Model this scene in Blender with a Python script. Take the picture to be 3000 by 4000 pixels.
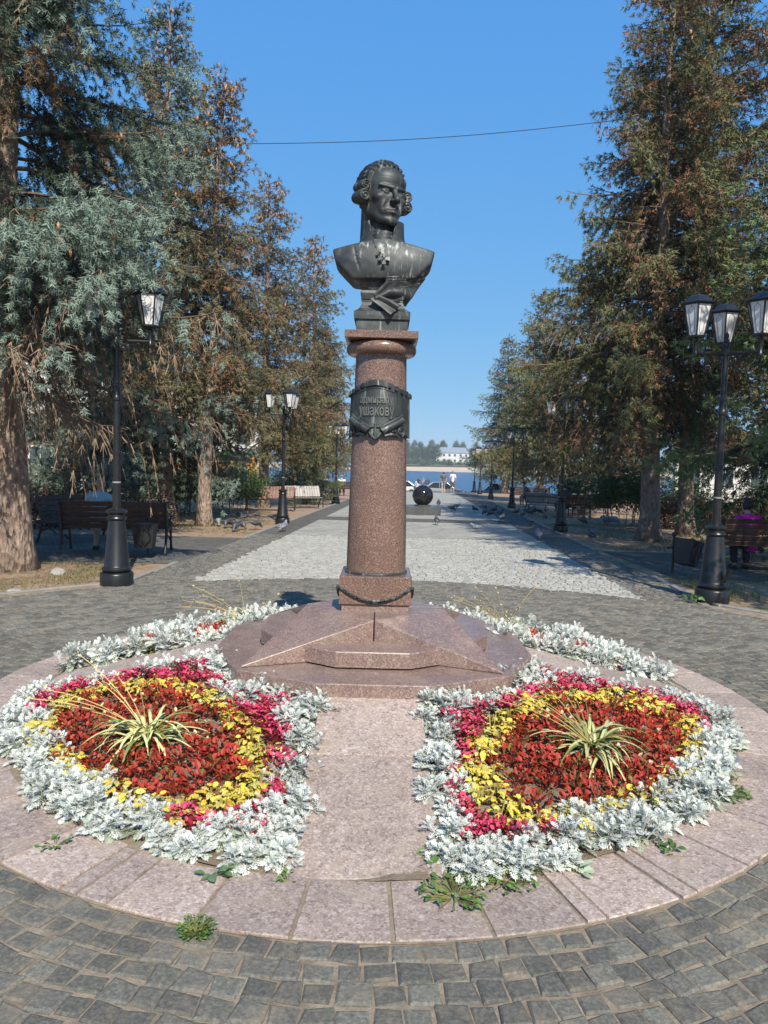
import bpy, math, random
import numpy as np
from mathutils import Vector, Matrix, Euler
R = math.radians
sc = bpy.context.scene
COL = sc.collection
for o in list(bpy.data.objects):
    bpy.data.objects.remove(o)

# ------------------------------------------------------------------ camera, sky, sun, exposure
F_PX, PITCH, ROLL, CAM_H = 2851.0, R(4.02), R(1.46), 1.62
cam_d = bpy.data.cameras.new('camera')
cam = bpy.data.objects.new('camera', cam_d)
COL.objects.link(cam)
cam.location = (0, 0, CAM_H)
cam.matrix_world = Matrix.Translation((0, 0, CAM_H)) @ Matrix.Rotation(R(90) - PITCH, 4, 'X') @ Matrix.Rotation(ROLL, 4, 'Z')
cam_d.sensor_fit = 'VERTICAL'
cam_d.sensor_height = 36.0
cam_d.lens = F_PX / 4000 * 36.0
cam_d.clip_start = 0.05
cam_d.clip_end = 6000
sc.camera = cam

SUN_EL, SUN_AZ = R(42), R(14.7)           # azimuth: turned from straight behind the camera to the right
world = bpy.data.worlds.new('World')
sc.world = world
world.use_nodes = True
wn = world.node_tree.nodes
wl = world.node_tree.links
wn.clear()
w_out = wn.new('ShaderNodeOutputWorld')
w_bg = wn.new('ShaderNodeBackground')
w_sky = wn.new('ShaderNodeTexSky')
w_sky.sky_type = 'NISHITA'
w_sky.sun_disc = False
w_sky.sun_elevation = SUN_EL
w_sky.sun_rotation = math.pi - SUN_AZ
w_sky.altitude = 0
w_sky.air_density = 0.5
w_sky.dust_density = 0.2
w_sky.ozone_density = 6.0
w_bg.inputs['Strength'].default_value = 0.1
# the camera's even, saturated rendering of a clear sky: one tone curve per channel for the whole sky
w_sep = wn.new('ShaderNodeSeparateColor')
w_com = wn.new('ShaderNodeCombineColor')
wl.new(w_sky.outputs[0], w_sep.inputs[0])
for ch, (gam, gain) in enumerate(((.61, 1.18), (.31, 2.50), (.07, 5.25))):
    p_ = wn.new('ShaderNodeMath')
    p_.operation = 'POWER'
    p_.inputs[1].default_value = gam
    g_ = wn.new('ShaderNodeMath')
    g_.operation = 'MULTIPLY'
    g_.inputs[1].default_value = gain
    wl.new(w_sep.outputs[ch], p_.inputs[0])
    wl.new(p_.outputs[0], g_.inputs[0])
    wl.new(g_.outputs[0], w_com.inputs[ch])
wl.new(w_com.outputs[0], w_bg.inputs['Color'])
wl.new(w_bg.outputs[0], w_out.inputs[0])

sun_d = bpy.data.lights.new('sun', 'SUN')
sun_d.energy = 5.0
sun_d.angle = R(0.55)
sun_d.color = (1.0, 0.92, 0.80)
sun = bpy.data.objects.new('sun', sun_d)
COL.objects.link(sun)
SUN_TO = Vector((math.sin(SUN_AZ) * math.cos(SUN_EL), -math.cos(SUN_AZ) * math.cos(SUN_EL), math.sin(SUN_EL)))
sun.rotation_euler = (-SUN_TO).to_track_quat('-Z', 'Y').to_euler()
sun.location = (6, -20, 20)

sc.view_settings.view_transform = 'Standard'
sc.view_settings.look = 'None'
sc.view_settings.exposure = 0.55
sc.view_settings.gamma = 1.0
sc.view_settings.use_curve_mapping = False
sc.cycles.max_bounces = 4
sc.cycles.diffuse_bounces = 2
sc.cycles.glossy_bounces = 2
sc.cycles.transmission_bounces = 2
sc.cycles.transparent_max_bounces = 4
sc.cycles.volume_bounces = 0
sc.cycles.sample_clamp_indirect = 6.0

# ------------------------------------------------------------------ ground helpers (metres)
MX, MY = -0.045, 5.0                      # centre of the monument

def zg(y):
    """height of the square: level round the monument, then falling gently to the river"""
    return -0.0165 * max(0.0, y - 7.0)

def zga(y):
    return -0.0165 * np.maximum(0.0, y - 7.0)

def mound(r):
    """height of the flower beds above the square at radius r from the monument"""
    return 0.02 + 0.25 * min(1.0, max(0.0, (2.25 - r) / 1.2))

# ------------------------------------------------------------------ mesh helpers
def link(o, parent=None):
    COL.objects.link(o)
    if parent is not None:
        o.parent = parent
    return o

def mesh_np(name, V, F, smooth=False, cols=None, matidx=None):
    V = np.asarray(V, np.float32)
    F = np.asarray(F, np.int32)
    me = bpy.data.meshes.new(name)
    me.vertices.add(len(V))
    me.vertices.foreach_set('co', V.ravel())
    k = F.shape[1]
    me.loops.add(F.size)
    me.loops.foreach_set('vertex_index', F.ravel())
    me.polygons.add(len(F))
    me.polygons.foreach_set('loop_start', np.arange(0, F.size, k, dtype=np.int32))
    if matidx is not None:
        me.polygons.foreach_set('material_index', np.asarray(matidx, np.int32))
    me.polygons.foreach_set('use_smooth', np.full(len(F), smooth))
    me.update(calc_edges=True)
    if cols is not None:
        a = me.color_attributes.new('tint', 'FLOAT_COLOR', 'POINT')
        c = np.ones((len(V), 4), np.float32)
        c[:, :3] = cols
        a.data.foreach_set('color', c.ravel())
    return me

class MB:
    """collects simple shapes into one mesh"""
    def __init__(s):
        s.v = []
        s.f = []
    def add(s, V, F, M=None):
        n = len(s.v)
        if M is not None:
            V = [tuple(M @ Vector(p)) for p in V]
        s.v += [tuple(p) for p in V]
        s.f += [tuple(i + n for i in f) for f in F]
        return s
    def box(s, c, d, M=None, bev=0.0):
        x, y, z = c
        a, b, h = d[0] / 2, d[1] / 2, d[2] / 2
        if bev <= 0:
            V = [(x + i * a, y + j * b, z + k * h) for k in (-1, 1) for j in (-1, 1) for i in (-1, 1)]
            Fs = [(0, 2, 3, 1), (4, 5, 7, 6), (0, 1, 5, 4), (2, 6, 7, 3), (0, 4, 6, 2), (1, 3, 7, 5)]
            return s.add(V, Fs, M)
        e = min(bev, a * .9, b * .9, h * .9)
        V = []
        for k, zz in ((0, -h), (1, -h + e), (2, h - e), (3, h)):
            q = e if k in (0, 3) else 0
            V += [(x - a + q, y - b + q, z + zz), (x + a - q, y - b + q, z + zz), (x + a - q, y + b - q, z + zz), (x - a + q, y + b - q, z + zz)]
        Fs = [(3, 2, 1, 0), (12, 13, 14, 15)]
        for k in range(3):
            for i in range(4):
                j = (i + 1) % 4
                Fs.append((k * 4 + i, k * 4 + j, k * 4 + 4 + j, k * 4 + 4 + i))
        return s.add(V, Fs, M)
    def prism(s, poly, z0, z1, M=None, top=None):
        """vertical prism from a 2D outline; top may be another outline of the same length"""
        n = len(poly)
        t = top or poly
        V = [(p[0], p[1], z0) for p in poly] + [(p[0], p[1], z1) for p in t]
        Fs = [tuple(range(n - 1, -1, -1)), tuple(range(n, 2 * n))]
        Fs += [(i, (i + 1) % n, n + (i + 1) % n, n + i) for i in range(n)]
        return s.add(V, Fs, M)
    def lathe(s, prof, seg=24, M=None, a0=0.0, a1=2 * math.pi, caps=True):
        full = abs(a1 - a0 - 2 * math.pi) < 1e-6
        m = seg if full else seg + 1
        V = []
        for r, z in prof:
            for i in range(m):
                a = a0 + (a1 - a0) * i / seg
                V.append((r * math.cos(a), r * math.sin(a), z))
        Fs = []
        for k in range(len(prof) - 1):
            for i in range(seg):
                j = (i + 1) % m
                Fs.append((k * m + i, k * m + j, (k + 1) * m + j, (k + 1) * m + i))
        if caps and full:
            if prof[0][0] > 1e-6:
                Fs.append(tuple(range(m - 1, -1, -1)))
            if prof[-1][0] > 1e-6:
                Fs.append(tuple(range((len(prof) - 1) * m, len(prof) * m)))
        return s.add(V, Fs, M)
    def tube(s, pts, rad, seg=8, M=None, caps=True):
        pts = [Vector(p) for p in pts]
        n = len(pts)
        rad = rad if hasattr(rad, '__len__') else [rad] * n
        V, Fs = [], []
        up = None
        for i, p in enumerate(pts):
            d = (pts[min(i + 1, n - 1)] - pts[max(i - 1, 0)]).normalized()
            if up is None:
                up = Vector((0, 0, 1)) if abs(d.z) < .9 else Vector((1, 0, 0))
            a = d.cross(up)
            if a.length < 1e-6:
                a = d.orthogonal()
            a.normalize()
            b = a.cross(d).normalized()
            up = b
            for k in range(seg):
                t = 2 * math.pi * k / seg
                V.append(p + (a * math.cos(t) + b * math.sin(t)) * rad[i])
        for i in range(n - 1):
            for k in range(seg):
                j = (k + 1) % seg
                Fs.append((i * seg + k, i * seg + j, (i + 1) * seg + j, (i + 1) * seg + k))
        if caps:
            Fs.append(tuple(range(seg - 1, -1, -1)))
            Fs.append(tuple(range((n - 1) * seg, n * seg)))
        return s.add(V, Fs, M)
    def ball(s, c, r, seg=12, rings=8, M=None):
        r = r if hasattr(r, '__len__') else (r, r, r)
        V = [(c[0], c[1], c[2] - r[2])]
        for k in range(1, rings):
            a = -math.pi / 2 + math.pi * k / rings
            for i in range(seg):
                t = 2 * math.pi * i / seg
                V.append((c[0] + r[0] * math.cos(a) * math.cos(t), c[1] + r[1] * math.cos(a) * math.sin(t), c[2] + r[2] * math.sin(a)))
        V.append((c[0], c[1], c[2] + r[2]))
        Fs = [(0, 1 + (i + 1) % seg, 1 + i) for i in range(seg)]
        for k in range(rings - 2):
            for i in range(seg):
                j = (i + 1) % seg
                Fs.append((1 + k * seg + i, 1 + k * seg + j, 1 + (k + 1) * seg + j, 1 + (k + 1) * seg + i))
        b = 1 + (rings - 2) * seg
        Fs += [(b + i, b + (i + 1) % seg, len(V) - 1) for i in range(seg)]
        return s.add(V, Fs, M)
    def mesh(s, name, smooth=False, sharp=None):
        me = bpy.data.meshes.new(name)
        me.from_pydata(s.v, [], s.f)
        if smooth:
            me.polygons.foreach_set('use_smooth', np.full(len(me.polygons), True))
            if sharp:
                try:
                    me.set_sharp_from_angle(angle=R(sharp))
                except Exception:
                    pass
        me.update()
        return me
    def build(s, name, material, parent=None, smooth=False, sharp=None, **kw):
        me = s.mesh(name, smooth, sharp)
        if material is not None:
            me.materials.append(material)
        return link(bpy.data.objects.new(name, me), parent)

def put(name, me, material, parent=None, loc=None, rotz=None):
    if material is not None and len(me.materials) == 0:
        me.materials.append(material)
    o = link(bpy.data.objects.new(name, me), parent)
    if loc is not None:
        o.location = loc
    if rotz is not None:
        o.rotation_euler = (0, 0, rotz)
    return o

def tag(o, label=None, cat=None, group=None, kind=None):
    if label: o['label'] = label
    if cat: o['category'] = cat
    if group: o['group'] = group
    if kind: o['kind'] = kind
    return o

def thing(name, label, cat, loc=(0, 0, 0), rotz=0.0, group=None):
    o = bpy.data.objects.new(name, None)
    o.empty_display_size = 0.1
    COL.objects.link(o)
    o.location = loc
    o.rotation_euler = (0, 0, rotz)
    return tag(o, label, cat, group)

KIDS = {}
def kids_of(o):
    return list(o.children)

def dup(o, label=None, group=None, loc=None, rotz=None, scale=None, parent=None):
    c = o.copy()
    COL.objects.link(c)
    if parent is not None:
        c.parent = parent
    for ch in kids_of(o):
        dup(ch, parent=c)
    if label: c['label'] = label
    if group: c['group'] = group
    if loc is not None: c.location = loc
    if rotz is not None: c.rotation_euler = (0, 0, rotz)
    if scale is not None: c.scale = (scale,) * 3 if not hasattr(scale, '__len__') else scale
    return c

def TR(loc=(0, 0, 0), rz=0, rx=0, ry=0, s=1.0):
    return Matrix.Translation(loc) @ Euler((rx, ry, rz)).to_matrix().to_4x4() @ Matrix.Scale(s, 4)

# ---- signed distance modelling: a body is one continuous surface
def smin(a, b, k):
    h = np.clip(.5 + .5 * (b - a) / k, 0, 1)
    return b + (a - b) * h - k * h * (1 - h)
def smax(a, b, k):
    return -smin(-a, -b, k)
def s_ell(P, c, r):
    r = np.asarray(r, np.float32)
    q = (P - np.asarray(c, np.float32)) / r
    k0 = np.sqrt((q * q).sum(-1)) + 1e-6
    q2 = q / r
    k1 = np.sqrt((q2 * q2).sum(-1)) + 1e-6
    return k0 * (k0 - 1) / k1
def s_cap(P, a, b, ra, rb=None):
    rb = ra if rb is None else rb
    a = np.asarray(a, np.float32)
    b = np.asarray(b, np.float32)
    d = b - a
    t = np.clip(((P - a) @ d) / max(float(d @ d), 1e-9), 0, 1)
    return np.sqrt((((P - a) - t[..., None] * d) ** 2).sum(-1)) - (ra + (rb - ra) * t)
def s_box(P, c, h, rnd=0.0, M=None):
    q = P - np.asarray(c, np.float32)
    if M is not None:
        q = q @ np.asarray(M, np.float32)
    q = np.abs(q) - (np.asarray(h, np.float32) - rnd)
    return np.sqrt((np.maximum(q, 0) ** 2).sum(-1)) + np.minimum(q.max(-1), 0) - rnd

def surfnets(fn, lo, hi, res):
    lo = np.asarray(lo, np.float32)
    n = [int(math.ceil((hi[i] - lo[i]) / res)) + 1 for i in range(3)]
    ax = [lo[i] + np.arange(n[i], dtype=np.float32) * res for i in range(3)]
    P = np.stack(np.meshgrid(*ax, indexing='ij'), -1)
    S = fn(P).astype(np.float32)
    S[0], S[-1] = np.maximum(S[0], res), np.maximum(S[-1], res)
    S[:, 0], S[:, -1] = np.maximum(S[:, 0], res), np.maximum(S[:, -1], res)
    S[:, :, 0], S[:, :, -1] = np.maximum(S[:, :, 0], res), np.maximum(S[:, :, -1], res)
    ins = S < 0
    corners = [(i, j, k) for i in (0, 1) for j in (0, 1) for k in (0, 1)]
    sl = lambda A, c: A[c[0]:n[0] - 1 + c[0], c[1]:n[1] - 1 + c[1], c[2]:n[2] - 1 + c[2]]
    cnt = sum(sl(ins, c).astype(np.int8) for c in corners)
    act = (cnt > 0) & (cnt < 8)
    idx = np.argwhere(act)
    cv = np.stack([S[idx[:, 0] + c[0], idx[:, 1] + c[1], idx[:, 2] + c[2]] for c in corners], 1)
    acc = np.zeros((len(idx), 3), np.float32)
    num = np.zeros(len(idx), np.float32)
    for a in range(8):
        for b in range(a + 1, 8):
            ca, cb = np.array(corners[a]), np.array(corners[b])
            if np.abs(ca - cb).sum() != 1:
                continue
            va, vb = cv[:, a], cv[:, b]
            m = (va < 0) != (vb < 0)
            t = np.where(m, va / np.where(m, va - vb, 1), 0)
            acc += m[:, None] * (ca + t[:, None] * (cb - ca))
            num += m
    V = lo + (idx + acc / num[:, None]) * res
    lut = np.full(act.shape, -1, np.int32)
    lut[act] = np.arange(len(idx))
    Q = []
    for d in range(3):
        u, w = (d + 1) % 3, (d + 2) % 3
        A = np.take(ins, range(0, n[d] - 1), d)
        B = np.take(ins, range(1, n[d]), d)
        e = np.argwhere(A != B)
        e = e[(e[:, u] > 0) & (e[:, w] > 0) & (e[:, u] < n[u] - 1) & (e[:, w] < n[w] - 1)]
        fl = A[e[:, 0], e[:, 1], e[:, 2]]
        def cell(du, dw):
            c = e.copy()
            c[:, u] += du
            c[:, w] += dw
            return lut[c[:, 0], c[:, 1], c[:, 2]]
        q = np.stack([cell(-1, -1), cell(0, -1), cell(0, 0), cell(-1, 0)], 1)
        q[~fl] = q[~fl][:, ::-1]
        Q.append(q)
    return V, np.concatenate(Q)

def sdf_obj(name, fn, lo, hi, res, material, parent=None, smooth=True):
    V, Q = surfnets(fn, lo, hi, res)
    me = mesh_np(name, V, Q, smooth)
    return put(name, me, material, parent)
# ------------------------------------------------------------------ materials
def nodes(name):
    m = bpy.data.materials.new(name)
    m.use_nodes = True
    nt = m.node_tree
    b = nt.nodes['Principled BSDF']
    return m, nt, b

def alb(c):
    return tuple(x * .82 for x in c)

def ramp(nt, fac, stops, interp='LINEAR'):
    r = nt.nodes.new('ShaderNodeValToRGB')
    r.color_ramp.interpolation = interp
    e = r.color_ramp.elements
    while len(e) < len(stops):
        e.new(0.5)
    for i, (p, c) in enumerate(stops):
        e[i].position = p
        e[i].color = (*c, 1) if len(c) == 3 else c
    nt.links.new(fac, r.inputs[0])
    return r.outputs[0]

def noise(nt, scale, detail=4, rough=.55, coord='Object', vec=None, dist=0):
    t = nt.nodes.new('ShaderNodeTexNoise')
    t.inputs['Scale'].default_value = scale
    t.inputs['Detail'].default_value = detail
    t.inputs['Roughness'].default_value = rough
    t.inputs['Distortion'].default_value = dist
    if vec is None:
        c = nt.nodes.new('ShaderNodeTexCoord')
        vec = c.outputs[coord]
    nt.links.new(vec, t.inputs['Vector'])
    return t.outputs['Fac']

def stretch(nt, s, coord='Object'):
    c = nt.nodes.new('ShaderNodeTexCoord')
    m = nt.nodes.new('ShaderNodeMapping')
    m.inputs['Scale'].default_value = s
    nt.links.new(c.outputs[coord], m.inputs['Vector'])
    return m.outputs['Vector']

def voro(nt, scale, feature='F1', vec=None, coord='Object', rnd=1.0):
    t = nt.nodes.new('ShaderNodeTexVoronoi')
    t.feature = feature
    t.inputs['Scale'].default_value = scale
    t.inputs['Randomness'].default_value = rnd
    if vec is None:
        c = nt.nodes.new('ShaderNodeTexCoord')
        vec = c.outputs[coord]
    nt.links.new(vec, t.inputs['Vector'])
    return t

def mixc(nt, fac, a, b, mode='MIX'):
    m = nt.nodes.new('ShaderNodeMix')
    m.data_type = 'RGBA'
    m.blend_type = mode
    for inp, v in ((m.inputs['Factor'], fac), (m.inputs[6], a), (m.inputs[7], b)):
        if hasattr(v, 'default_value') or hasattr(v, 'is_linked'):
            nt.links.new(v, inp)
        elif isinstance(v, (int, float)):
            inp.default_value = v
        else:
            inp.default_value = (*v, 1) if len(v) == 3 else v
    return m.outputs[2]

def bump(nt, b, h, strength=.3, dist=.01):
    n = nt.nodes.new('ShaderNodeBump')
    n.inputs['Strength'].default_value = strength
    n.inputs['Distance'].default_value = dist
    nt.links.new(h, n.inputs['Height'])
    nt.links.new(n.outputs[0], b.inputs['Normal'])

def objrand(nt):
    return nt.nodes.new('ShaderNodeObjectInfo').outputs['Random']

def plain(name, c, rough=.6, metal=0.0, var=.25, scale=9, bmp=0.0, spec=.5, coord='Object', rnd=0.0):
    m, nt, b = nodes(name)
    c = alb(c)
    f = noise(nt, scale, 5, coord=coord)
    lo = tuple(x * (1 - var) for x in c)
    hi = tuple(min(1, x * (1 + var)) for x in c)
    col = ramp(nt, f, [(.3, lo), (.7, hi)])
    if rnd:
        v = ramp(nt, objrand(nt), [(0, (1 - rnd,) * 3), (1, (1 + rnd,) * 3)])
        col = mixc(nt, 1.0, col, v, 'MULTIPLY')
    nt.links.new(col, b.inputs['Base Color'])
    b.inputs['Roughness'].default_value = rough
    b.inputs['Metallic'].default_value = metal
    b.inputs['Specular IOR Level'].default_value = spec
    if bmp:
        bump(nt, b, noise(nt, scale * 6, 6, coord=coord), bmp, .01)
    return m

def granite(name, dark, mid, light, rough, scale=1.0, bmp=0.0, dirt=0.0, rnd=0.0):
    """speckled stone: grains of three tones"""
    dark, mid, light = alb(dark), alb(mid), alb(light)
    m, nt, b = nodes(name)
    v = voro(nt, 210 * scale)
    g = nt.nodes.new('ShaderNodeSeparateColor')
    nt.links.new(v.outputs['Color'], g.inputs[0])
    col = ramp(nt, g.outputs[0], [(0, dark), (.35, mid), (.72, mid), (.9, light)])
    v2 = voro(nt, 75 * scale)
    g2 = nt.nodes.new('ShaderNodeSeparateColor')
    nt.links.new(v2.outputs['Color'], g2.inputs[0])
    col = mixc(nt, .4, col, ramp(nt, g2.outputs[0], [(0, dark), (.4, mid), (.85, mid), (1, light)]))
    big = noise(nt, 3.0, 5)
    col = mixc(nt, 1.0, col, ramp(nt, big, [(.3, (.84,) * 3), (.7, (1.1,) * 3)]), 'MULTIPLY')
    if rnd:
        vv = ramp(nt, objrand(nt), [(0, (1 - rnd,) * 3), (1, (1 + rnd,) * 3)])
        col = mixc(nt, 1.0, col, vv, 'MULTIPLY')
    if dirt:
        d = noise(nt, 6.0, 6, .65)
        dm = ramp(nt, d, [(.5, (0, 0, 0)), (.72, (dirt,) * 3)])
        col = mixc(nt, dm, col, (.30, .24, .17))
    nt.links.new(col, b.inputs['Base Color'])
    b.inputs['Roughness'].default_value = rough
    if bmp:
        bump(nt, b, noise(nt, 140 * scale, 3), bmp, .004)
    return m

def tinted(name, rough=.7, trans=0.0, gain=1.0, spec=.3, subs=0.0):
    """colour carried by the mesh itself (each leaf or shoot has its own tone), slightly varied"""
    m, nt, b = nodes(name)
    a = nt.nodes.new('ShaderNodeAttribute')
    a.attribute_name = 'tint'
    col = a.outputs['Color']
    v = ramp(nt, objrand(nt), [(0, (.86 * gain * .84,) * 3), (1, (1.14 * gain * .84,) * 3)])
    col = mixc(nt, 1.0, col, v, 'MULTIPLY')
    nt.links.new(col, b.inputs['Base Color'])
    b.inputs['Roughness'].default_value = rough
    b.inputs['Specular IOR Level'].default_value = spec
    if trans > 0:
        tr = nt.nodes.new('ShaderNodeBsdfTranslucent')
        nt.links.new(col, tr.inputs['Color'])
        mx = nt.nodes.new('ShaderNodeMixShader')
        mx.inputs[0].default_value = trans
        nt.links.new(b.outputs[0], mx.inputs[1])
        nt.links.new(tr.outputs[0], mx.inputs[2])
        nt.links.new(mx.outputs[0], nt.nodes['Material Output'].inputs[0])
    return m

M = {}
M['granite_polished'] = granite('polished_red_granite', (.060, .032, .023), (.185, .108, .083), (.40, .30, .245), .24, 1.5)
M['granite_base'] = granite('worn_red_granite', (.10, .060, .050), (.25, .165, .140), (.46, .37, .32), .36, 1.1, dirt=.35)
M['granite_flamed'] = granite('flamed_pink_granite', (.19, .135, .11), (.40, .315, .27), (.60, .51, .45), .85, .6, bmp=.5, dirt=.6, rnd=.16)
M['black_granite'] = granite('black_granite', (.008, .008, .009), (.015, .015, .016), (.04, .04, .04), .08, 1.0)
M['grey_granite'] = granite('dark_grey_granite', (.05, .053, .053), (.085, .09, .09), (.16, .165, .165), .35, .8)
def sett(name, lo, mid, hi, sand):
    m, nt, b = nodes(name)
    lo, mid, hi = alb(lo), alb(mid), alb(hi)
    tc = nt.nodes.new('ShaderNodeTexCoord')
    oi = nt.nodes.new('ShaderNodeObjectInfo')
    va = nt.nodes.new('ShaderNodeVectorMath')
    va.operation = 'ADD'
    nt.links.new(tc.outputs['Object'], va.inputs[0])
    nt.links.new(oi.outputs['Location'], va.inputs[1])
    P = va.outputs[0]
    f = noise(nt, 60, 6, .7, vec=P)
    col = ramp(nt, f, [(.25, lo), (.5, mid), (.78, hi)])
    a = nt.nodes.new('ShaderNodeAttribute')
    a.attribute_name = 'tint'
    col = mixc(nt, 1.0, col, a.outputs['Color'], 'MULTIPLY')
    n2 = noise(nt, 5, 6, .7, vec=P)
    col = mixc(nt, ramp(nt, n2, [(.50, (0, 0, 0)), (.72, (sand * 1.3,) * 3)]), col, (.33, .26, .18))
    nt.links.new(col, b.inputs['Base Color'])
    b.inputs['Roughness'].default_value = .8
    b.inputs['Specular IOR Level'].default_value = .22
    bump(nt, b, noise(nt, 90, 6, .7, vec=P), .55 if mid[0] < .2 else .25, .008)
    return m
M['sett_dark'] = sett('dark_stone_sett', (.078, .077, .067), (.155, .151, .131), (.29, .28, .24), .34)
M['sett_light'] = sett('light_stone_sett', (.26, .255, .225), (.41, .40, .355), (.54, .53, .475), .12)
def sheet(name, lo, hi, scale, bmp, extra=None, rough=.95):
    m, nt, b = nodes(name)
    lo, hi = alb(lo), alb(hi)
    f = noise(nt, scale, 8, .7)
    col = ramp(nt, f, [(.3, lo), (.7, hi)])
    if extra:
        col = extra(nt, col)
    nt.links.new(col, b.inputs['Base Color'])
    b.inputs['Roughness'].default_value = rough
    if bmp:
        bump(nt, b, noise(nt, scale * 4, 8, .75), bmp, .03)
    return m
M['sand_joint'] = sheet('sand_joint', (.20, .155, .105), (.42, .34, .245), 9, .6)
M['dark_joint'] = sheet('dusty_joint', (.11, .10, .085), (.22, .20, .165), 14, .5)
M['soil'] = sheet('dry_soil', (.21, .155, .10), (.42, .33, .235), 11, .9)
def verge(nt, col):
    n = noise(nt, .55, 6, .65)
    n2 = noise(nt, 9, 5, .7)
    g = ramp(nt, n2, [(.3, (.035, .06, .014)), (.7, (.16, .17, .05))])
    col = mixc(nt, ramp(nt, n, [(.53, (0, 0, 0)), (.64, (.8,) * 3)]), col, g)
    n3 = noise(nt, 24, 4, .8)
    return mixc(nt, ramp(nt, n3, [(.62, (0, 0, 0)), (.72, (.5,) * 3)]), col, (.5, .42, .3))
M['verge'] = sheet('trampled_verge', (.26, .165, .10), (.46, .32, .21), 5, .8, verge)
M['kerb'] = plain('kerb_stone', (.27, .26, .235), .85, var=.2, bmp=.3)
def pav(name, c1, c2, mortar, w):
    m, nt, b = nodes(name)
    c1, c2, mortar = alb(c1), alb(c2), alb(mortar)
    t = nt.nodes.new('ShaderNodeTexBrick')
    tc = nt.nodes.new('ShaderNodeTexCoord')
    nt.links.new(tc.outputs['Object'], t.inputs['Vector'])
    t.inputs['Color1'].default_value = (*c1, 1)
    t.inputs['Color2'].default_value = (*c2, 1)
    t.inputs['Mortar'].default_value = (*mortar, 1)
    t.inputs['Scale'].default_value = 1
    t.inputs['Mortar Size'].default_value = .006
    t.inputs['Brick Width'].default_value = w
    t.inputs['Row Height'].default_value = w
    col = mixc(nt, 1.0, t.outputs['Color'], ramp(nt, noise(nt, 2.2, 6), [(.3, (.8,) * 3), (.7, (1.15,) * 3)]), 'MULTIPLY')
    nt.links.new(col, b.inputs['Base Color'])
    b.inputs['Roughness'].default_value = .9
    b.inputs['Specular IOR Level'].default_value = .2
    bump(nt, b, t.outputs['Fac'], -.5, .01)
    return m
M['far_dark'] = pav('far_dark_setts', (.115, .11, .096), (.17, .163, .142), (.055, .053, .048), .11)
M['far_light'] = pav('far_light_setts', (.35, .34, .305), (.45, .44, .395), (.17, .16, .135), .11)

def bronze(name, green):
    m, nt, b = nodes(name)
    f = noise(nt, 7, 6, .6)
    base = ramp(nt, f, [(.3, (.014, .017, .019)), (.52, (.042, .048, .049)), (.78, green)])
    st = noise(nt, 1.0, 5, .6, vec=stretch(nt, (38, 38, 3.2)))
    msk = noise(nt, 5, 3)
    mm = nt.nodes.new('ShaderNodeMath')
    mm.operation = 'MULTIPLY'
    nt.links.new(ramp(nt, st, [(.56, (0, 0, 0)), (.66, (1, 1, 1))]), mm.inputs[0])
    nt.links.new(ramp(nt, msk, [(.42, (0, 0, 0)), (.60, (.85,) * 3)]), mm.inputs[1])
    col = mixc(nt, mm.outputs[0], base, (.30, .33, .32))
    nt.links.new(col, b.inputs['Base Color'])
    b.inputs['Metallic'].default_value = .35
    b.inputs['Roughness'].default_value = .54
    bump(nt, b, noise(nt, 40, 4), .12, .006)
    return m
M['bronze'] = bronze('weathered_bronze', (.085, .10, .095))
M['bronze_green'] = bronze('green_bronze', (.10, .125, .11))
M['bronze_dark'] = plain('dark_bronze', (.045, .050, .050), .45, .3, .3, 12)
M['iron'] = plain('black_iron', (.014, .015, .016), .34, .0, .3, 14, .05)
M['iron_matt'] = plain('matt_black_iron', (.018, .018, .019), .55, .0, .3, 12, .1)
M['frosted'] = plain('frosted_pane', (.72, .74, .74), .35, 0, .04, 3)
M['wood_dark'] = plain('dark_brown_slat', (.075, .036, .022), .55, 0, .35, 8, .15, rnd=.15)
M['wood_red'] = plain('red_brown_slat', (.17, .062, .03), .55, 0, .3, 8, .15, rnd=.15)
M['wood_grey'] = plain('weathered_grey_slat', (.42, .40, .38), .7, 0, .2, 8, .2, rnd=.12)
M['bark'] = None
def bark():
    m, nt, b = nodes('spruce_bark')
    v = stretch(nt, (9, 9, 3.2))
    f = noise(nt, 1.6, 8, .7, vec=v)
    vo = voro(nt, 2.2, vec=v)
    col = ramp(nt, f, [(.28, (.10, .065, .045)), (.5, (.26, .19, .145)), (.75, (.44, .36, .29))])
    nt.links.new(col, b.inputs['Base Color'])
    b.inputs['Roughness'].default_value = .95
    mm = nt.nodes.new('ShaderNodeMath')
    mm.operation = 'ADD'
    nt.links.new(f, mm.inputs[0])
    nt.links.new(vo.outputs[0], mm.inputs[1])
    bump(nt, b, mm.outputs[0], 1.0, .05)
    return m
M['bark'] = bark()
M['twig'] = plain('dry_twig', (.17, .115, .085), .9, 0, .3, 5)
M['pale_twig'] = plain('bleached_dead_twig', (.26, .185, .125), .9, 0, .3, 5)
M['needle'] = tinted('spruce_needles', .75, .0, gain=1.2, spec=.15)
M['cone'] = plain('spruce_cone', (.46, .24, .10), .7, 0, .35, 20)
M['leaf'] = tinted('leaf', .55, .22, spec=.4)
M['silver'] = tinted('silver_leaf', .9, .10, spec=.1)
M['petal'] = tinted('petal', .55, .20, spec=.35)
M['far_leaf'] = tinted('far_leaf', .8, .1, spec=.1)
M['skin'] = plain('skin', (.50, .29, .21), .55, 0, .1, 6)
M['hair_dark'] = plain('dark_hair', (.02, .015, .012), .6, 0, .3, 20)
M['hair_grey'] = plain('grey_hair', (.25, .22, .2), .7, 0, .3, 20)
def cloth(n, c): 
    return plain(n, c, .85, 0, .12, 14, .1, spec=.2)
M['glass_dark'] = plain('car_glass', (.02, .025, .03), .06, 0, .05, 2)
M['rubber'] = plain('rubber', (.02, .02, .02), .8, 0, .2, 9)
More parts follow.
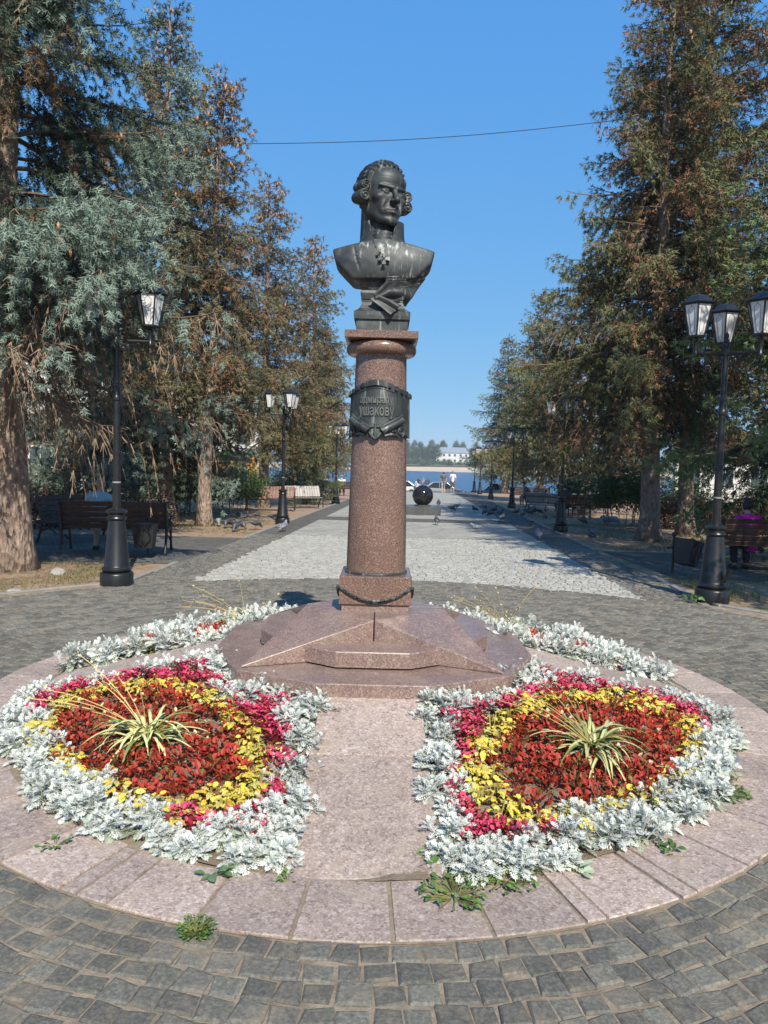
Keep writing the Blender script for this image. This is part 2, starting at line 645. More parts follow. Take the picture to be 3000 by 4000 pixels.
M['chrome'] = plain('chrome', (.6, .6, .6), .18, 1.0, .05, 4)
M['silver_paint'] = plain('silver_car_paint', (.50, .51, .51), .25, .55, .04, 2)
M['white_wall'] = plain('white_plaster', (.72, .71, .68), .9, 0, .06, 1.2)
M['window_glass'] = plain('window_glass', (.06, .08, .10), .08, 0, .2, .6)
M['lamp_glass'] = plain('headlight_glass', (.7, .72, .72), .1, 0, .1, 10)
# ------------------------------------------------------------------ the setting: ground, square, river, far bank
rng = np.random.default_rng(7)

def strip_sheet(name, ys, xl, xr, zf, material, nx=2, kind='structure'):
    V, Fs = [], []
    for y in ys:
        a, b = xl(y), xr(y)
        for i in range(nx):
            x = a + (b - a) * i / (nx - 1)
            V.append((x, y, zf(x, y)))
    for k in range(len(ys) - 1):
        for i in range(nx - 1):
            p = k * nx + i
            Fs.append((p, p + 1, p + nx + 1, p + nx))
    o = put(name, mesh_np(name, V, Fs), material)
    return tag(o, kind=kind)

ground = strip_sheet('ground', [-60, 0, 7, 12, 20, 40, 64, 66.5, 77, 84, 110], lambda y: -620, lambda y: 620,
                     lambda x, y: zg(y) - .035 if y <= 64 else zg(y) - .70 if y < 80 else (-4.0 if y < 100 else -8.0), M['verge'], 31)
tag(ground, 'trampled earth and thin grass under the spruces')

def water_mat():
    m, nt, b = nodes('river_water')
    b.inputs['Base Color'].default_value = (.03, .085, .16, 1)
    b.inputs['Specular IOR Level'].default_value = .30
    b.inputs['Roughness'].default_value = .38
    n = noise(nt, 1.0, 5, .6, vec=stretch(nt, (.35, 1.1, 1)))
    bump(nt, b, n, .5, .15)
    return m
river = strip_sheet('river_water', [84, 300, 506], lambda y: -900, lambda y: 900, lambda x, y: -4.9, water_mat(), 3)
tag(river, 'calm blue river beyond the square')
M['beach'] = sheet('far_sand', (.50, .38, .25), (.62, .50, .36), .08, .2)
M['far_grass'] = sheet('far_grass', (.06, .09, .03), (.13, .15, .06), .06, .2)
bank = strip_sheet('far_beach', [496, 502, 516, 530], lambda y: -900, lambda y: 900,
                   lambda x, y: {496: -6.0, 502: -4.9, 516: -3.9 + .6 * math.sin(x * .03), 530: -1.6 + 1.0 * math.sin(x * .021)}[y], M['beach'], 160)
tag(bank, 'sandy beach on the opposite river bank')
hill = strip_sheet('far_terrain', [524, 560, 700, 950], lambda y: -1200, lambda y: 1200,
                   lambda x, y: {524: -1.2, 560: 3.0, 700: 5.0, 950: 6.0}[y], M['far_grass'], 12)
tag(hill, 'grassy land behind the far beach')

# ---- the square itself
def xl_edge(y): return -3.32 + .0445 * (y - 9.2)        # verge lines
def xr_edge(y): return 4.0 + .066 * (y - 9.1)
def xl_light(y): return -2.57 + .0425 * (y - 9.3)       # light panel
def xr_light(y): return 3.30 + .0465 * (y - 9.0)
R_IN, R_OUT, R_DARK = 2.29, 2.65, 5.22

V, Fs = [], []
NA, rr = 128, [0.0, 2.2, 2.6, 3.0, 3.6, 4.2, 4.8, 5.3, 5.55]
for r in rr:
    for i in range(NA):
        a = 2 * math.pi * i / NA
        x, y = MX + r * math.cos(a), MY + r * math.sin(a)
        V.append((x, y, zg(y) - .0065))
for k in range(len(rr) - 1):
    for i in range(NA):
        j = (i + 1) % NA
        Fs.append((k * NA + i, k * NA + j, (k + 1) * NA + j, (k + 1) * NA + i))
pavement = tag(put('pavement', mesh_np('pavement', V, Fs), M['sand_joint']), 'round stone-sett pavement about the monument', kind='structure')

ys_c = [6.0, 7.0, 8, 9, 10, 12, 15, 20, 30, 45, 60, 64]
plaza = tag(strip_sheet('plaza_bed', ys_c, lambda y: xl_edge(y) - .05, lambda y: xr_edge(y) + .05, lambda x, y: zg(y) - .016, M['dark_joint']),
            'long paved square running down to the river')
FARY = 17.0
far1 = strip_sheet('plaza_paving', [FARY, 30, 45, 60, 64], lambda y: xl_edge(y), lambda y: xr_edge(y), lambda x, y: zg(y) - .004, M['far_dark'])
tag(far1, 'dark paving along both sides of the square')
far2 = strip_sheet('light_paving', [FARY, 22.6], xl_light, xr_light, lambda x, y: zg(y) + .001, M['far_light'])
tag(far2, 'light grey paving panel behind the monument')
far3 = strip_sheet('light_paving', [24.3, 40, 60], xl_light, xr_light, lambda x, y: zg(y) + .001, M['far_light'])
tag(far3, 'light grey paving panel leading to the river')
M['asphalt'] = plain('asphalt', (.09, .09, .09), .9, 0, .2, 3, .2)
road = strip_sheet('embankment_road', [66.5, 75.5], lambda y: -400, lambda y: 400, lambda x, y: zg(y) - .68, M['asphalt'], 3)
tag(road, 'narrow road along the river embankment')
def pad(name, x0, x1, y0, y1, label):
    o = strip_sheet(name, [y0, (y0 + y1) / 2, y1], lambda y: x0, lambda y: x1, lambda x, y: zg(y) - .028, M['far_dark'])
    return tag(o, label)
pad('bench_pavement', -7.6, -3.0, 11.55, 16.2, 'dark paved pad under the slatted benches beside the lamp')
pad('bench_pavement', 4.6, 10.0, 11.3, 15.3, 'dark paved pad under the bench beside the spruces')

# ---- kerbs between paving and verge
def kerb(pts, label):
    mb = MB()
    for (x0, y0), (x1, y1) in zip(pts[:-1], pts[1:]):
        L = math.hypot(x1 - x0, y1 - y0)
        n = max(1, int(L / .8))
        a = math.atan2(y1 - y0, x1 - x0)
        for i in range(n):
            t = (i + .5) / n
            x, y = x0 + (x1 - x0) * t, y0 + (y1 - y0) * t
            mb.box((0, 0, 0), (L / n - .008, .09, .10), TR((x, y, zg(y) - .042 + random.uniform(-.003, .003)), a), .008)
    tag(mb.build('kerb', M['kerb']), label, kind='structure')
random.seed(3)
arcL = [(MX + 5.5 * math.cos(a), MY + 5.5 * math.sin(a)) for a in np.linspace(R(178), R(130), 12)]
kerb(arcL + [(xl_edge(y) - .06, y) for y in (9.3, 11.5)], 'stone kerb edging the bare verge by the lamp')
kerb([(xl_edge(y) - .06, y) for y in (16.3, 22, 30, 45, 64)], 'stone kerb along the shaded row of spruces')
arcR = [(MX + 5.62 * math.cos(a), MY + 5.62 * math.sin(a)) for a in np.linspace(R(2), R(42), 10)]
kerb(arcR + [(xr_edge(y) + .06, y) for y in (9.4, 11.3)], 'stone kerb edging the grass by the lamp')
kerb([(xr_edge(y) + .06, y) for y in (15.4, 22, 30, 45, 64)], 'stone kerb along the opposite row of spruces')

# ---- stone setts
def stones(c, ang, w, d, z0, tint, jit=.006, seed=1):
    """many setts as arrays: bottom, shoulder and worn top"""
    g = np.random.default_rng(seed)
    n = len(c)
    base = np.array([(-1, -1), (1, -1), (1, 1), (-1, 1)], np.float32) * .5
    ca, sa = np.cos(ang), np.sin(ang)
    out = np.zeros((n, 12, 3), np.float32)
    tilt = g.normal(0, .013, (n, 2))
    hz = g.normal(0, .0018, n)
    cj = g.normal(0, jit, (n, 4, 2))
    for lev, (ins, dz) in enumerate(((0.0, -.03), (0.0, -.0055), (.009, 0.0))):
        L = base[None] * np.stack([w, d], 1)[:, None] + cj
        L = L - np.sign(base)[None] * ins
        x = L[..., 0] * ca[:, None] - L[..., 1] * sa[:, None]
        y = L[..., 0] * sa[:, None] + L[..., 1] * ca[:, None]
        out[:, lev * 4:lev * 4 + 4, 0] = c[:, None, 0] + x
        out[:, lev * 4:lev * 4 + 4, 1] = c[:, None, 1] + y
        out[:, lev * 4:lev * 4 + 4, 2] = (z0 + hz)[:, None] + dz + (L * tilt[:, None]).sum(-1) * (1 if lev else 0)
    q = []
    for lev in (0, 1):
        for i in range(4):
            j = (i + 1) % 4
            q.append((lev * 4 + i, lev * 4 + j, lev * 4 + 4 + j, lev * 4 + 4 + i))
    q.append((8, 9, 10, 11))
    Q = np.array(q, np.int32)[None] + (np.arange(n, dtype=np.int32) * 12)[:, None, None]
    return out.reshape(-1, 3), Q.reshape(-1, 4), np.repeat(tint, 12, axis=0)

C_, A_, W_, D_ = [], [], [], []
r = R_OUT + .052
while r < R_DARK:
    row = .091 + rng.uniform(-.004, .007)
    a = rng.uniform(0, .05)
    while a < 2 * math.pi:
        wd = rng.uniform(.080, .118)
        da = wd / r
        C_.append((MX + (r + rng.normal(0, .003)) * math.cos(a + da / 2), MY + (r + rng.normal(0, .003)) * math.sin(a + da / 2)))
        A_.append(a + da / 2 + math.pi / 2 + rng.normal(0, .03))
        W_.append(wd - .008)
        D_.append(row - .007)
        a += da
    r += row
C_, A_, W_, D_ = map(np.array, (C_, A_, W_, D_))
keep = (C_[:, 1] > .9) & (np.abs(C_[:, 0]) < .75 * C_[:, 1] + 2.2)
C_, A_, W_, D_ = C_[keep], A_[keep], W_[keep], D_[keep]
order = np.argsort(C_[:, 1])
inview = order[(np.abs(C_[order, 0]) < .53 * C_[order, 1] + .12) & (C_[order, 1] > 1.9)]
near = inview[:300]
rest = np.setdiff1d(order, near)
var = []
for i in range(16):
    t = rng.uniform(.74, 1.15) * np.array([1.0, rng.uniform(.985, 1.005), rng.uniform(.95, 1.0)])
    v, q, tt = stones(np.zeros((1, 2)), np.zeros(1), np.array([.1]), np.array([.088]), np.zeros(1), t[None], .0055, 100 + i)
    me = mesh_np('cobblestone', v, q, cols=tt)
    me.materials.append(M['sett_dark'])
    var.append(me)
for k, i in enumerate(near):
    o = link(bpy.data.objects.new('cobblestone', var[k % 16]), pavement)
    o.location = (C_[i, 0], C_[i, 1], rng.normal(0, .0015))
    o.rotation_euler = (rng.normal(0, .014), rng.normal(0, .014), A_[i])
    o.scale = (W_[i] / .1, D_[i] / .088, 1)
tint = rng.uniform(.70, 1.28, (len(rest), 1)) * np.array([[1, 1.0, .985]])
v, q, tt = stones(C_[rest], A_[rest], W_[rest], D_[rest], zga(C_[rest, 1]), tint, .005, 5)
o = put('cobblestones', mesh_np('cobblestones', v, q, cols=tt), M['sett_dark'], pavement)
tag(o, kind='stuff')

def field(cond, y0, y1, x0, x1, cell, seed):
    g = np.random.default_rng(seed)
    P = []
    y = y0
    while y < y1:
        row = cell + g.uniform(-.004, .006)
        x = x0 + g.uniform(0, .1)
        while x < x1:
            wd = g.uniform(.085, .13)
            cx, cy = x + wd / 2, y + row / 2
            if abs(cx) < .8 * cy + 2 and cond(cx, cy):
                P.append((cx, cy + g.normal(0, .003), wd - .011, row - .010, g.normal(0, .03)))
            x += wd
        y += row
    return np.array(P)
rad = lambda x, y: math.hypot(x - MX, y - MY)
Pl = field(lambda x, y: xl_light(y) < x < xr_light(y) and rad(x, y) > R_DARK, 8.6, FARY, -3.2, 4.2, .102, 3)
tint = rng.uniform(.82, 1.14, (len(Pl), 1)) * np.ones((1, 3))
v, q, tt = stones(Pl[:, :2], Pl[:, 4], Pl[:, 2], Pl[:, 3], zga(Pl[:, 1]), tint, .005, 8)
o = put('light_cobblestones', mesh_np('light_cobblestones', v, q, cols=tt), M['sett_light'], plaza)
tag(o, kind='stuff')
Pd = field(lambda x, y: xl_edge(y) < x < xr_edge(y) and not (xl_light(y) < x < xr_light(y)) and rad(x, y) > R_DARK, 7.6, FARY, -3.6, 4.8, .102, 4)
tint = rng.uniform(.75, 1.25, (len(Pd), 1)) * np.ones((1, 3))
v, q, tt = stones(Pd[:, :2], Pd[:, 4], Pd[:, 2], Pd[:, 3], zga(Pd[:, 1]), tint, .005, 9)
o = put('dark_cobblestones', mesh_np('dark_cobblestones', v, q, cols=tt), M['sett_dark'], plaza)
tag(o, kind='stuff')

# ---- ring of granite slabs round the beds
V, Fs = [], []
for i in range(NA):
    a = 2 * math.pi * i / NA
    for rr_ in (R_IN - .05, R_OUT + .005):
        V.append((MX + rr_ * math.cos(a), MY + rr_ * math.sin(a), -.002))
for i in range(NA):
    j = (i + 1) % NA
    Fs.append((2 * i, 2 * i + 1, 2 * j + 1, 2 * j))
ring = tag(put('granite_border', mesh_np('granite_border', V, Fs), M['sand_joint']), 'ring of pink granite slabs round the flower beds', kind='structure')
def ring_slab(a0, a1, r0, r1, z):
    mb = MB()
    n = 4
    g = .0065
    pts = [(MX + (r1 - g) * math.cos(a), MY + (r1 - g) * math.sin(a)) for a in np.linspace(a0 + g / r1, a1 - g / r1, n)]
    pts += [(MX + (r0 + g) * math.cos(a), MY + (r0 + g) * math.sin(a)) for a in np.linspace(a1 - g / r0, a0 + g / r0, n)]
    c = np.mean(pts, axis=0)
    top = [(c[0] + (p[0] - c[0]) * .985, c[1] + (p[1] - c[1]) * .985) for p in pts]
    mb.prism(pts, -.03, z - .005)
    mb.prism(pts, z - .005, z, top=top)
    o = mb.build('granite_slab', M['granite_flamed'], ring)
    o.location = (0, 0, random.uniform(-.003, .003))
    return o
random.seed(5)
a = R(-90) - .355
k = 0
end = a + 2 * math.pi
while a < end - .02:
    da = (.362 if k % 2 == 0 else .085) / R_OUT * random.uniform(.94, 1.06)
    if k in (1, 3, 0):
        da = .352 / R_OUT
    if a + da > end - .03:
        da = end - a
    ring_slab(a, a + da, R_IN + random.choice((0, 0, .02, -.015)), R_OUT + random.uniform(-.006, .008), .006)
    a += da
    k += 1

# ---- four granite paths climbing to the base
def gpath(ang, label):
    root = tag(thing('granite_path', label, 'path', (MX, MY, 0), ang), kind='structure')
    del root['category']
    # local: path runs along -Y from r=2.29 (z 0) to r=1.0 (z .30)
    for (r0, r1) in ((2.285, 1.53), (1.525, .97)):
        zz = lambda r_: .004 + .305 * (2.29 - r_) / 1.29
        hw = lambda r_: .275 + .037 * (r_ - .97) / 1.3
        top = [(-hw(r0), -r0, zz(r0)), (hw(r0), -r0, zz(r0)), (hw(r1), -r1, zz(r1)), (-hw(r1), -r1, zz(r1))]
        V = [(x, y, z - .09) for x, y, z in top] + [(x, y, z - .004) for x, y, z in top] + [(x * .988, y + (.004 if i < 2 else -.004), z) for i, (x, y, z) in enumerate(top)]
        Fs = [(3, 2, 1, 0), (8, 9, 10, 11)] + [(l * 4 + i, l * 4 + (i + 1) % 4, l * 4 + 4 + (i + 1) % 4, l * 4 + 4 + i) for l in (0, 1) for i in range(4)]
        MB().add(V, Fs).build('granite_slab', M['granite_flamed'], root)
    return root
gpath(0, 'pink granite path climbing straight to the front of the base')
gpath(R(90), 'pink granite path leading out to the shaded lamp side')
gpath(R(180), 'granite path hidden behind the column')
gpath(R(-90), 'pink granite path leading out towards the bin')

# ---- soil of the beds
V, Fs = [], []
rr = [.85, 1.0, 1.2, 1.4, 1.6, 1.8, 2.0, 2.2, 2.3]
for r_ in rr:
    for i in range(NA):
        a = 2 * math.pi * i / NA
        V.append((MX + r_ * math.cos(a), MY + r_ * math.sin(a), mound(r_) - .02 + .012 * math.sin(a * 17 + r_ * 9)))
for k in range(len(rr) - 1):
    for i in range(NA):
        j = (i + 1) % NA
        Fs.append((k * NA + i, k * NA + j, (k + 1) * NA + j, (k + 1) * NA + i))
tag(put('bed_soil', mesh_np('bed_soil', V, Fs, True), M['soil']), 'dry sandy soil of the round flower bed', kind='structure')
# ------------------------------------------------------------------ the monument
mon = thing('monument', 'bronze bust of a naval officer on a red granite column with star-shaped base', 'monument', (MX, MY, 0))
ROT4 = [R(90) * k for k in range(4)]
def bevel(o, w=.007):
    m_ = o.modifiers.new('worn_edges', 'BEVEL')
    m_.width, m_.segments, m_.limit_method, m_.angle_limit = w, 2, 'ANGLE', R(12)
    return o

# base slab: twelve-sided
pts = []
for k in range(4):
    a = ROT4[k]
    for (x, y) in ((-.32, -1.03), (.32, -1.03), (.80, -.80)):
        pts.append((x * math.cos(a) - y * math.sin(a), x * math.sin(a) + y * math.cos(a)))
mb = MB()
mb.prism(pts, .0, .38)
bevel(mb.build('base_slab', M['granite_base'], mon))
# star arms: wedge, high at the middle, sloping down to the tip
for k in range(4):
    a = ROT4[k]
    IN = .470
    # arm points to the corner (+,-): notch corners (0,-IN) and (IN,0), tip on the diagonal
    tip = (.775, -.775)
    V = [(0, 0, .381), (.003, -IN, .381), (tip[0], tip[1], .381), (IN, -.003, .381),
         (0, 0, .618), (.003, -IN, .618), (tip[0], tip[1], .392), (IN, -.003, .618)]
    Fs = [(3, 2, 1, 0), (4, 5, 7), (5, 6, 7), (0, 1, 5, 4), (1, 2, 6, 5), (2, 3, 7, 6), (3, 0, 4, 7)]
    bevel(MB().add(V, Fs, TR((0, 0, 0), a)).build('star_arm', M['granite_base'], mon))
    # step block in the notch between two arms
    pb = [(0, -.468), (-.415, -.632), (-.22, -.75), (.22, -.75), (.415, -.632)]
    c = (0, -.63)
    m2 = MB()
    m2.prism(pb, .392, .480, TR((0, 0, 0), a))
    m2.prism(pb, .480, .486, TR((0, 0, 0), a), top=[(c[0] + (x - c[0]) * .985, c[1] + (y - c[1]) * .97) for x, y in pb])
    m2.build('step_block', M['granite_base'], mon)
# square pedestal block on a recessed foot
mb = MB().box((0, 0, .642), (.44, .44, .05))
mb.build('pedestal_foot', M['granite_base'], mon)
mb = MB().box((0, 0, .76), (.475, .475, .19), None, .006)
mb.build('pedestal_block', M['granite_polished'], mon)
# laurel rope hanging on each face
def garland():
    mb = MB()
    n = 44
    for s in range(3):
        pth = []
        for i in range(n + 1):
            t = i / n * 2 - 1
            x = t * .238
            z = .788 - .098 * (1 - t * t)
            ph = s * 2 * math.pi / 3 + t * 16
            pth.append((x, -.238 - .008 - .005 * math.cos(ph), z + .006 * math.sin(ph)))
        mb.tube(pth, [.0062] * (n + 1), 6)
    for i in range(26):
        t = -.96 + 1.92 * i / 25
        x, z = t * .238, .788 - .098 * (1 - t * t)
        sl = math.atan(.21 * t / .238)
        for sg in (-1, 1):
            q = TR((x, -.253, z), 0, 0, -sl + sg * .45)
            mb.add([(-.014, 0, 0), (0, -.006, .006), (.016, 0, 0), (0, -.003, -.006)], [(0, 1, 2, 3), (3, 2, 1, 0)], q)
    return mb
gm = garland().mesh('garland', True)
gm.materials.append(M['bronze_green'])
for k in range(4):
    put('garland', gm, None, mon, None, ROT4[k])
# column
prof = [(.213, .855), (.2135, .866), (.2055, .872), (.2045, .88)]
MB().lathe([(.213, .855), (.214, .862), (.212, .868), (.206, .872)], 64).build('column_ring', M['bronze_green'], mon, True, 40)
N = 24
prof = [(.2045 - .0335 * (t ** 1.15), .868 + (2.318 - .868) * t) for t in np.linspace(0, 1, N)]
MB().lathe(prof, 72).build('column_shaft', M['granite_polished'], mon, True, 40)
cap = [(.171, 2.312), (.176, 2.318), (.190, 2.321)]
for t in np.linspace(-80, 88, 14):
    cap.append((.196 + .040 * math.cos(R(t)), 2.362 + .043 * math.sin(R(t))))
cap.append((.196, 2.4065))
MB().lathe(cap, 72).build('capital_ring', M['granite_polished'], mon, True, 50)
MB().box((0, 0, 2.432), (.476, .476, .05), None, .004).build('capital_slab', M['granite_polished'], mon)

# ---- bronze shields wrapped round the column
def bend(V, rad, a_off=0.0):
    """x: arc length seen from the front, y: depth out of the column, z up"""
    out = []
    for x, y, z in V:
        a = x / .185
        rr_ = rad(z) + y
        out.append((rr_ * math.sin(a + a_off), -rr_ * math.cos(a + a_off), z))
    return out
RAD = lambda z: .2045 - .0335 * (max(0.0, (z - .868) / 1.45) ** 1.15)
ZC = 1.95
def px(x): 
    s = (x - 733) * .000507 / .215
    return math.asin(max(-.985, min(.985, s))) * .185
def pz(y): return ZC + (1170 - y) * .000507
class Bent(MB):
    def build(s, name, material, parent, smooth=False, sharp=None):
        s.v = bend(s.v, RAD)
        return MB.build(s, name, material, parent, smooth, sharp)
def plate(top, bot, xs, y0, y1):
    """sheet between two outline functions, thick from y0 to y1"""
    mb = Bent()
    n = len(xs)
    nz = 10
    V, Fs = [], []
    for lay in (y0, y1):
        for x in xs:
            for k in range(nz + 1):
                V.append((x, lay, bot(x) + (top(x) - bot(x)) * k / nz))
    W = nz + 1
    idx = lambda l, i, k: l * n * W + i * W + k
    for i in range(n - 1):
        for k in range(nz):
            Fs.append((idx(1, i, k), idx(1, i + 1, k), idx(1, i + 1, k + 1), idx(1, i, k + 1)))
            Fs.append((idx(0, i, k), idx(0, i, k + 1), idx(0, i + 1, k + 1), idx(0, i + 1, k)))
        for k in (0, nz):
            q = (idx(0, i, k), idx(0, i + 1, k), idx(1, i + 1, k), idx(1, i, k))
            Fs.append(q if k == 0 else q[::-1])
    for i in (0, n - 1):
        for k in range(nz):
            q = (idx(0, i, k), idx(1, i, k), idx(1, i, k + 1), idx(0, i, k + 1))
            Fs.append(q if i == 0 else q[::-1])
    mb.add(V, Fs)
    return mb
HALF = .262
def top_o(x):
    u = abs(x) / HALF
    return pz(905) + (pz(785) - pz(905)) * (.5 + .5 * math.cos(min(1, u / .85) * math.pi)) - .012 * max(0, u - .8) * 5
def bot_o(x):
    u = abs(x)
    b = pz(1498) + .010 * math.cos(u * 60)
    return b - max(0.0, (.035 - u) / .035) * .028
xs = np.linspace(-HALF, HALF, 61)
shield = plate(top_o, bot_o, xs, .004, .022).build('shield', M['bronze_green'], mon, True, 35)
def frame_line(pts, r, y, name='moulding', seg=6):
    mb = Bent()
    mb.tube([(x, y, z) for x, z in pts], r, seg)
    return mb.build(name, M['bronze_green'], shield, True, 60)
# crown of blocks along the top edge
for k in range(13):
    u = -1 + 2 * k / 12
    x = u * HALF * .96
    if abs(u) < .24:
        continue
    mb = Bent()
    sl = (top_o(x + .01) - top_o(x - .01)) / .02
    mb.box((0, 0, 0), (.016, .018, .032), TR((x, .028, top_o(x) - .018), 0, 0, -math.atan(sl)), .003)
    mb.build('crest_block', M['bronze_green'], shield)
mb = Bent()
for i in range(12):
    x0, x1 = -.062 + .124 * i / 12, -.062 + .124 * (i + 1) / 12
    for (xa, xb) in ((x0, x1),):
        mb.add([(xa, .022, top_o(xa) - .038), (xb, .022, top_o(xb) - .038), (xb, .034, top_o(xb) - .036), (xa, .034, top_o(xa) - .036),
                (xa, .022, top_o(xa) + .002), (xb, .022, top_o(xb) + .002), (xb, .034, top_o(xb)), (xa, .034, top_o(xa))],
               [(3, 2, 6, 7), (0, 1, 2, 3), (7, 6, 5, 4)] + ([(0, 3, 7, 4)] if i == 0 else []) + ([(1, 5, 6, 2)] if i == 11 else []))
mb.build('crest_band', M['bronze_green'], shield)
# inner field moulding
arc = [(px(455), pz(1240))] + [(px(455) , pz(950))] + [(px(455 + i * 56.5), pz(950) + (pz(885) - pz(950)) * math.sin(math.pi * i / 10) ** 1.3) for i in range(1, 10)] + [(px(1020), pz(950)), (px(1020), pz(1240))]
frame_line(arc, .0045, .023)
# lettering
def letters(txt, x0, x1, z0, z1, name):
    cu = bpy.data.curves.new('letters', 'FONT')
    cu.body = txt
    cu.extrude = 0.0
    cu.offset = 0.012
    cu.resolution_u = 3
    to = bpy.data.objects.new('letters', cu)
    COL.objects.link(to)
    bpy.context.view_layer.update()
    dg = bpy.context.evaluated_depsgraph_get()
    me0 = to.evaluated_get(dg).to_mesh()
    v = np.array([tuple(p.co) for p in me0.vertices])
    f = [tuple(p.vertices) for p in me0.polygons]
    bpy.data.objects.remove(to)
    lo, hi = v.min(0), v.max(0)
    X = x0 + (v[:, 0] - lo[0]) / (hi[0] - lo[0]) * (x1 - x0)
    Z = z0 + (v[:, 1] - lo[1]) / (hi[1] - lo[1]) * (z1 - z0)
    n = len(v)
    mb = Bent()
    Vv = [(X[i], .022, Z[i]) for i in range(n)] + [(X[i], .031, Z[i]) for i in range(n)]
    from collections import Counter
    cnt = Counter()
    for q in f:
        for i in range(len(q)):
            cnt[(q[i], q[(i + 1) % len(q)])] += 1
    Fs = [tuple(i + n for i in q) for q in f]
    Fs += [(a, b, b + n, a + n) for (a, b) in cnt if (b, a) not in cnt]
    mb.add(Vv, Fs)
    return mb.build(name, M['letter'], shield)
M['letter'] = plain('rubbed_bronze', (.16, .17, .15), .38, .4, .2, 9)
letters('адмиралу', px(513), px(952), pz(1112), pz(1005), 'lettering')
letters('ушакову', px(500), px(966), pz(1282), pz(1132), 'lettering')
# crossed cannon barrels, anchor and scrolls
for s in (-1, 1):
    A, B = (s * (px(735 + 330)), pz(1290)), (s * px(733 + 90), pz(1440))
    mb = Bent()
    n = 9
    mb.tube([(A[0] + (B[0] - A[0]) * i / n, .032, A[1] + (B[1] - A[1]) * i / n) for i in range(n + 1)], [.021 - .004 * 0 + (.006 if i in (0, 6, 9) else 0) * .6 + .003 * i / n for i in range(n + 1)], 10)
    mb.build('cannon_barrel', M['bronze_green'], shield, True, 50)
    mb = Bent()
    mb.tube([(A[0] + (B[0] - A[0]) * i / n, .030, A[1] + .030 + (B[1] - A[1]) * i / n) for i in range(n + 1)], [.009] * (n + 1), 8)
    mb.build('ramrod', M['bronze_green'], shield, True, 50)
    sp = [(s * (px(1060) + .026 * math.cos(t) * (1 - t / 14)), .028, pz(1440) + .03 * math.sin(t) * (1 - t / 14)) for t in np.linspace(-1.5, 9, 26)]
    mb = Bent()
    mb.tube(sp, [.008 - .004 * i / 25 for i in range(26)], 7)
    mb.build('scroll', M['bronze_green'], shield, True, 50)
    mb = Bent()
    for (dx, dz) in ((0, 0), (.016, .004), (.008, .016), (-.006, .014)):
        mb.ball((s * (px(955) + dx), .028, pz(1445) + dz), .009, 8, 6)
    mb.tube([(s * px(860), .026, pz(1500)), (s * px(930), .030, pz(1478)), (s * px(1010), .028, pz(1490))], [.010, .012, .006], 7)
    mb.build('acanthus', M['bronze_green'], shield, True, 50)
mb = Bent()
mb.ball((0, .034, pz(1355)), .007, 8, 6)
mb.tube([(-.036, .032, pz(1385)), (.036, .032, pz(1385))], [.006, .006], 8)
mb.tube([(0, .034, pz(1365)), (0, .034, pz(1530))], [.006, .009], 8)
for s in (-1, 1):
    mb.tube([(0, .034, pz(1545)), (s * .016, .034, pz(1512)), (s * .036, .032, pz(1455))], [.010, .010, .004], 8)
mb.build('anchor', M['bronze_green'], shield, True, 50)
shield.rotation_euler = (0, 0, R(-7))
# the shield on the far side is seen edge-on
back = dup(shield, parent=mon)
back.rotation_euler = (0, 0, R(173))

# ---- socle of the bust
def sq(prof, name):
    mb = MB()
    V, Fs = [], []
    for h, z in prof:
        V += [(-h, -h, z), (h, -h, z), (h, h, z), (-h, h, z)]
    n = len(prof)
    for k in range(n - 1):
        for i in range(4):
            j = (i + 1) % 4
            Fs.append((k * 4 + i, k * 4 + j, k * 4 + 4 + j, k * 4 + 4 + i))
    Fs += [(3, 2, 1, 0), tuple(range(4 * n - 4, 4 * n))]
    return mb.add(V, Fs).build(name, M['bronze_green'], mon)
sq([(.168, 2.458), (.168, 2.535), (.172, 2.538)], 'socle_block')
sq([(.182, 2.538), (.184, 2.560), (.184, 2.586), (.180, 2.588), (.166, 2.596), (.150, 2.612), (.139, 2.634), (.134, 2.652), (.134, 2.668), (.139, 2.672), (.142, 2.690), (.146, 2.712), (.142, 2.728)], 'socle')

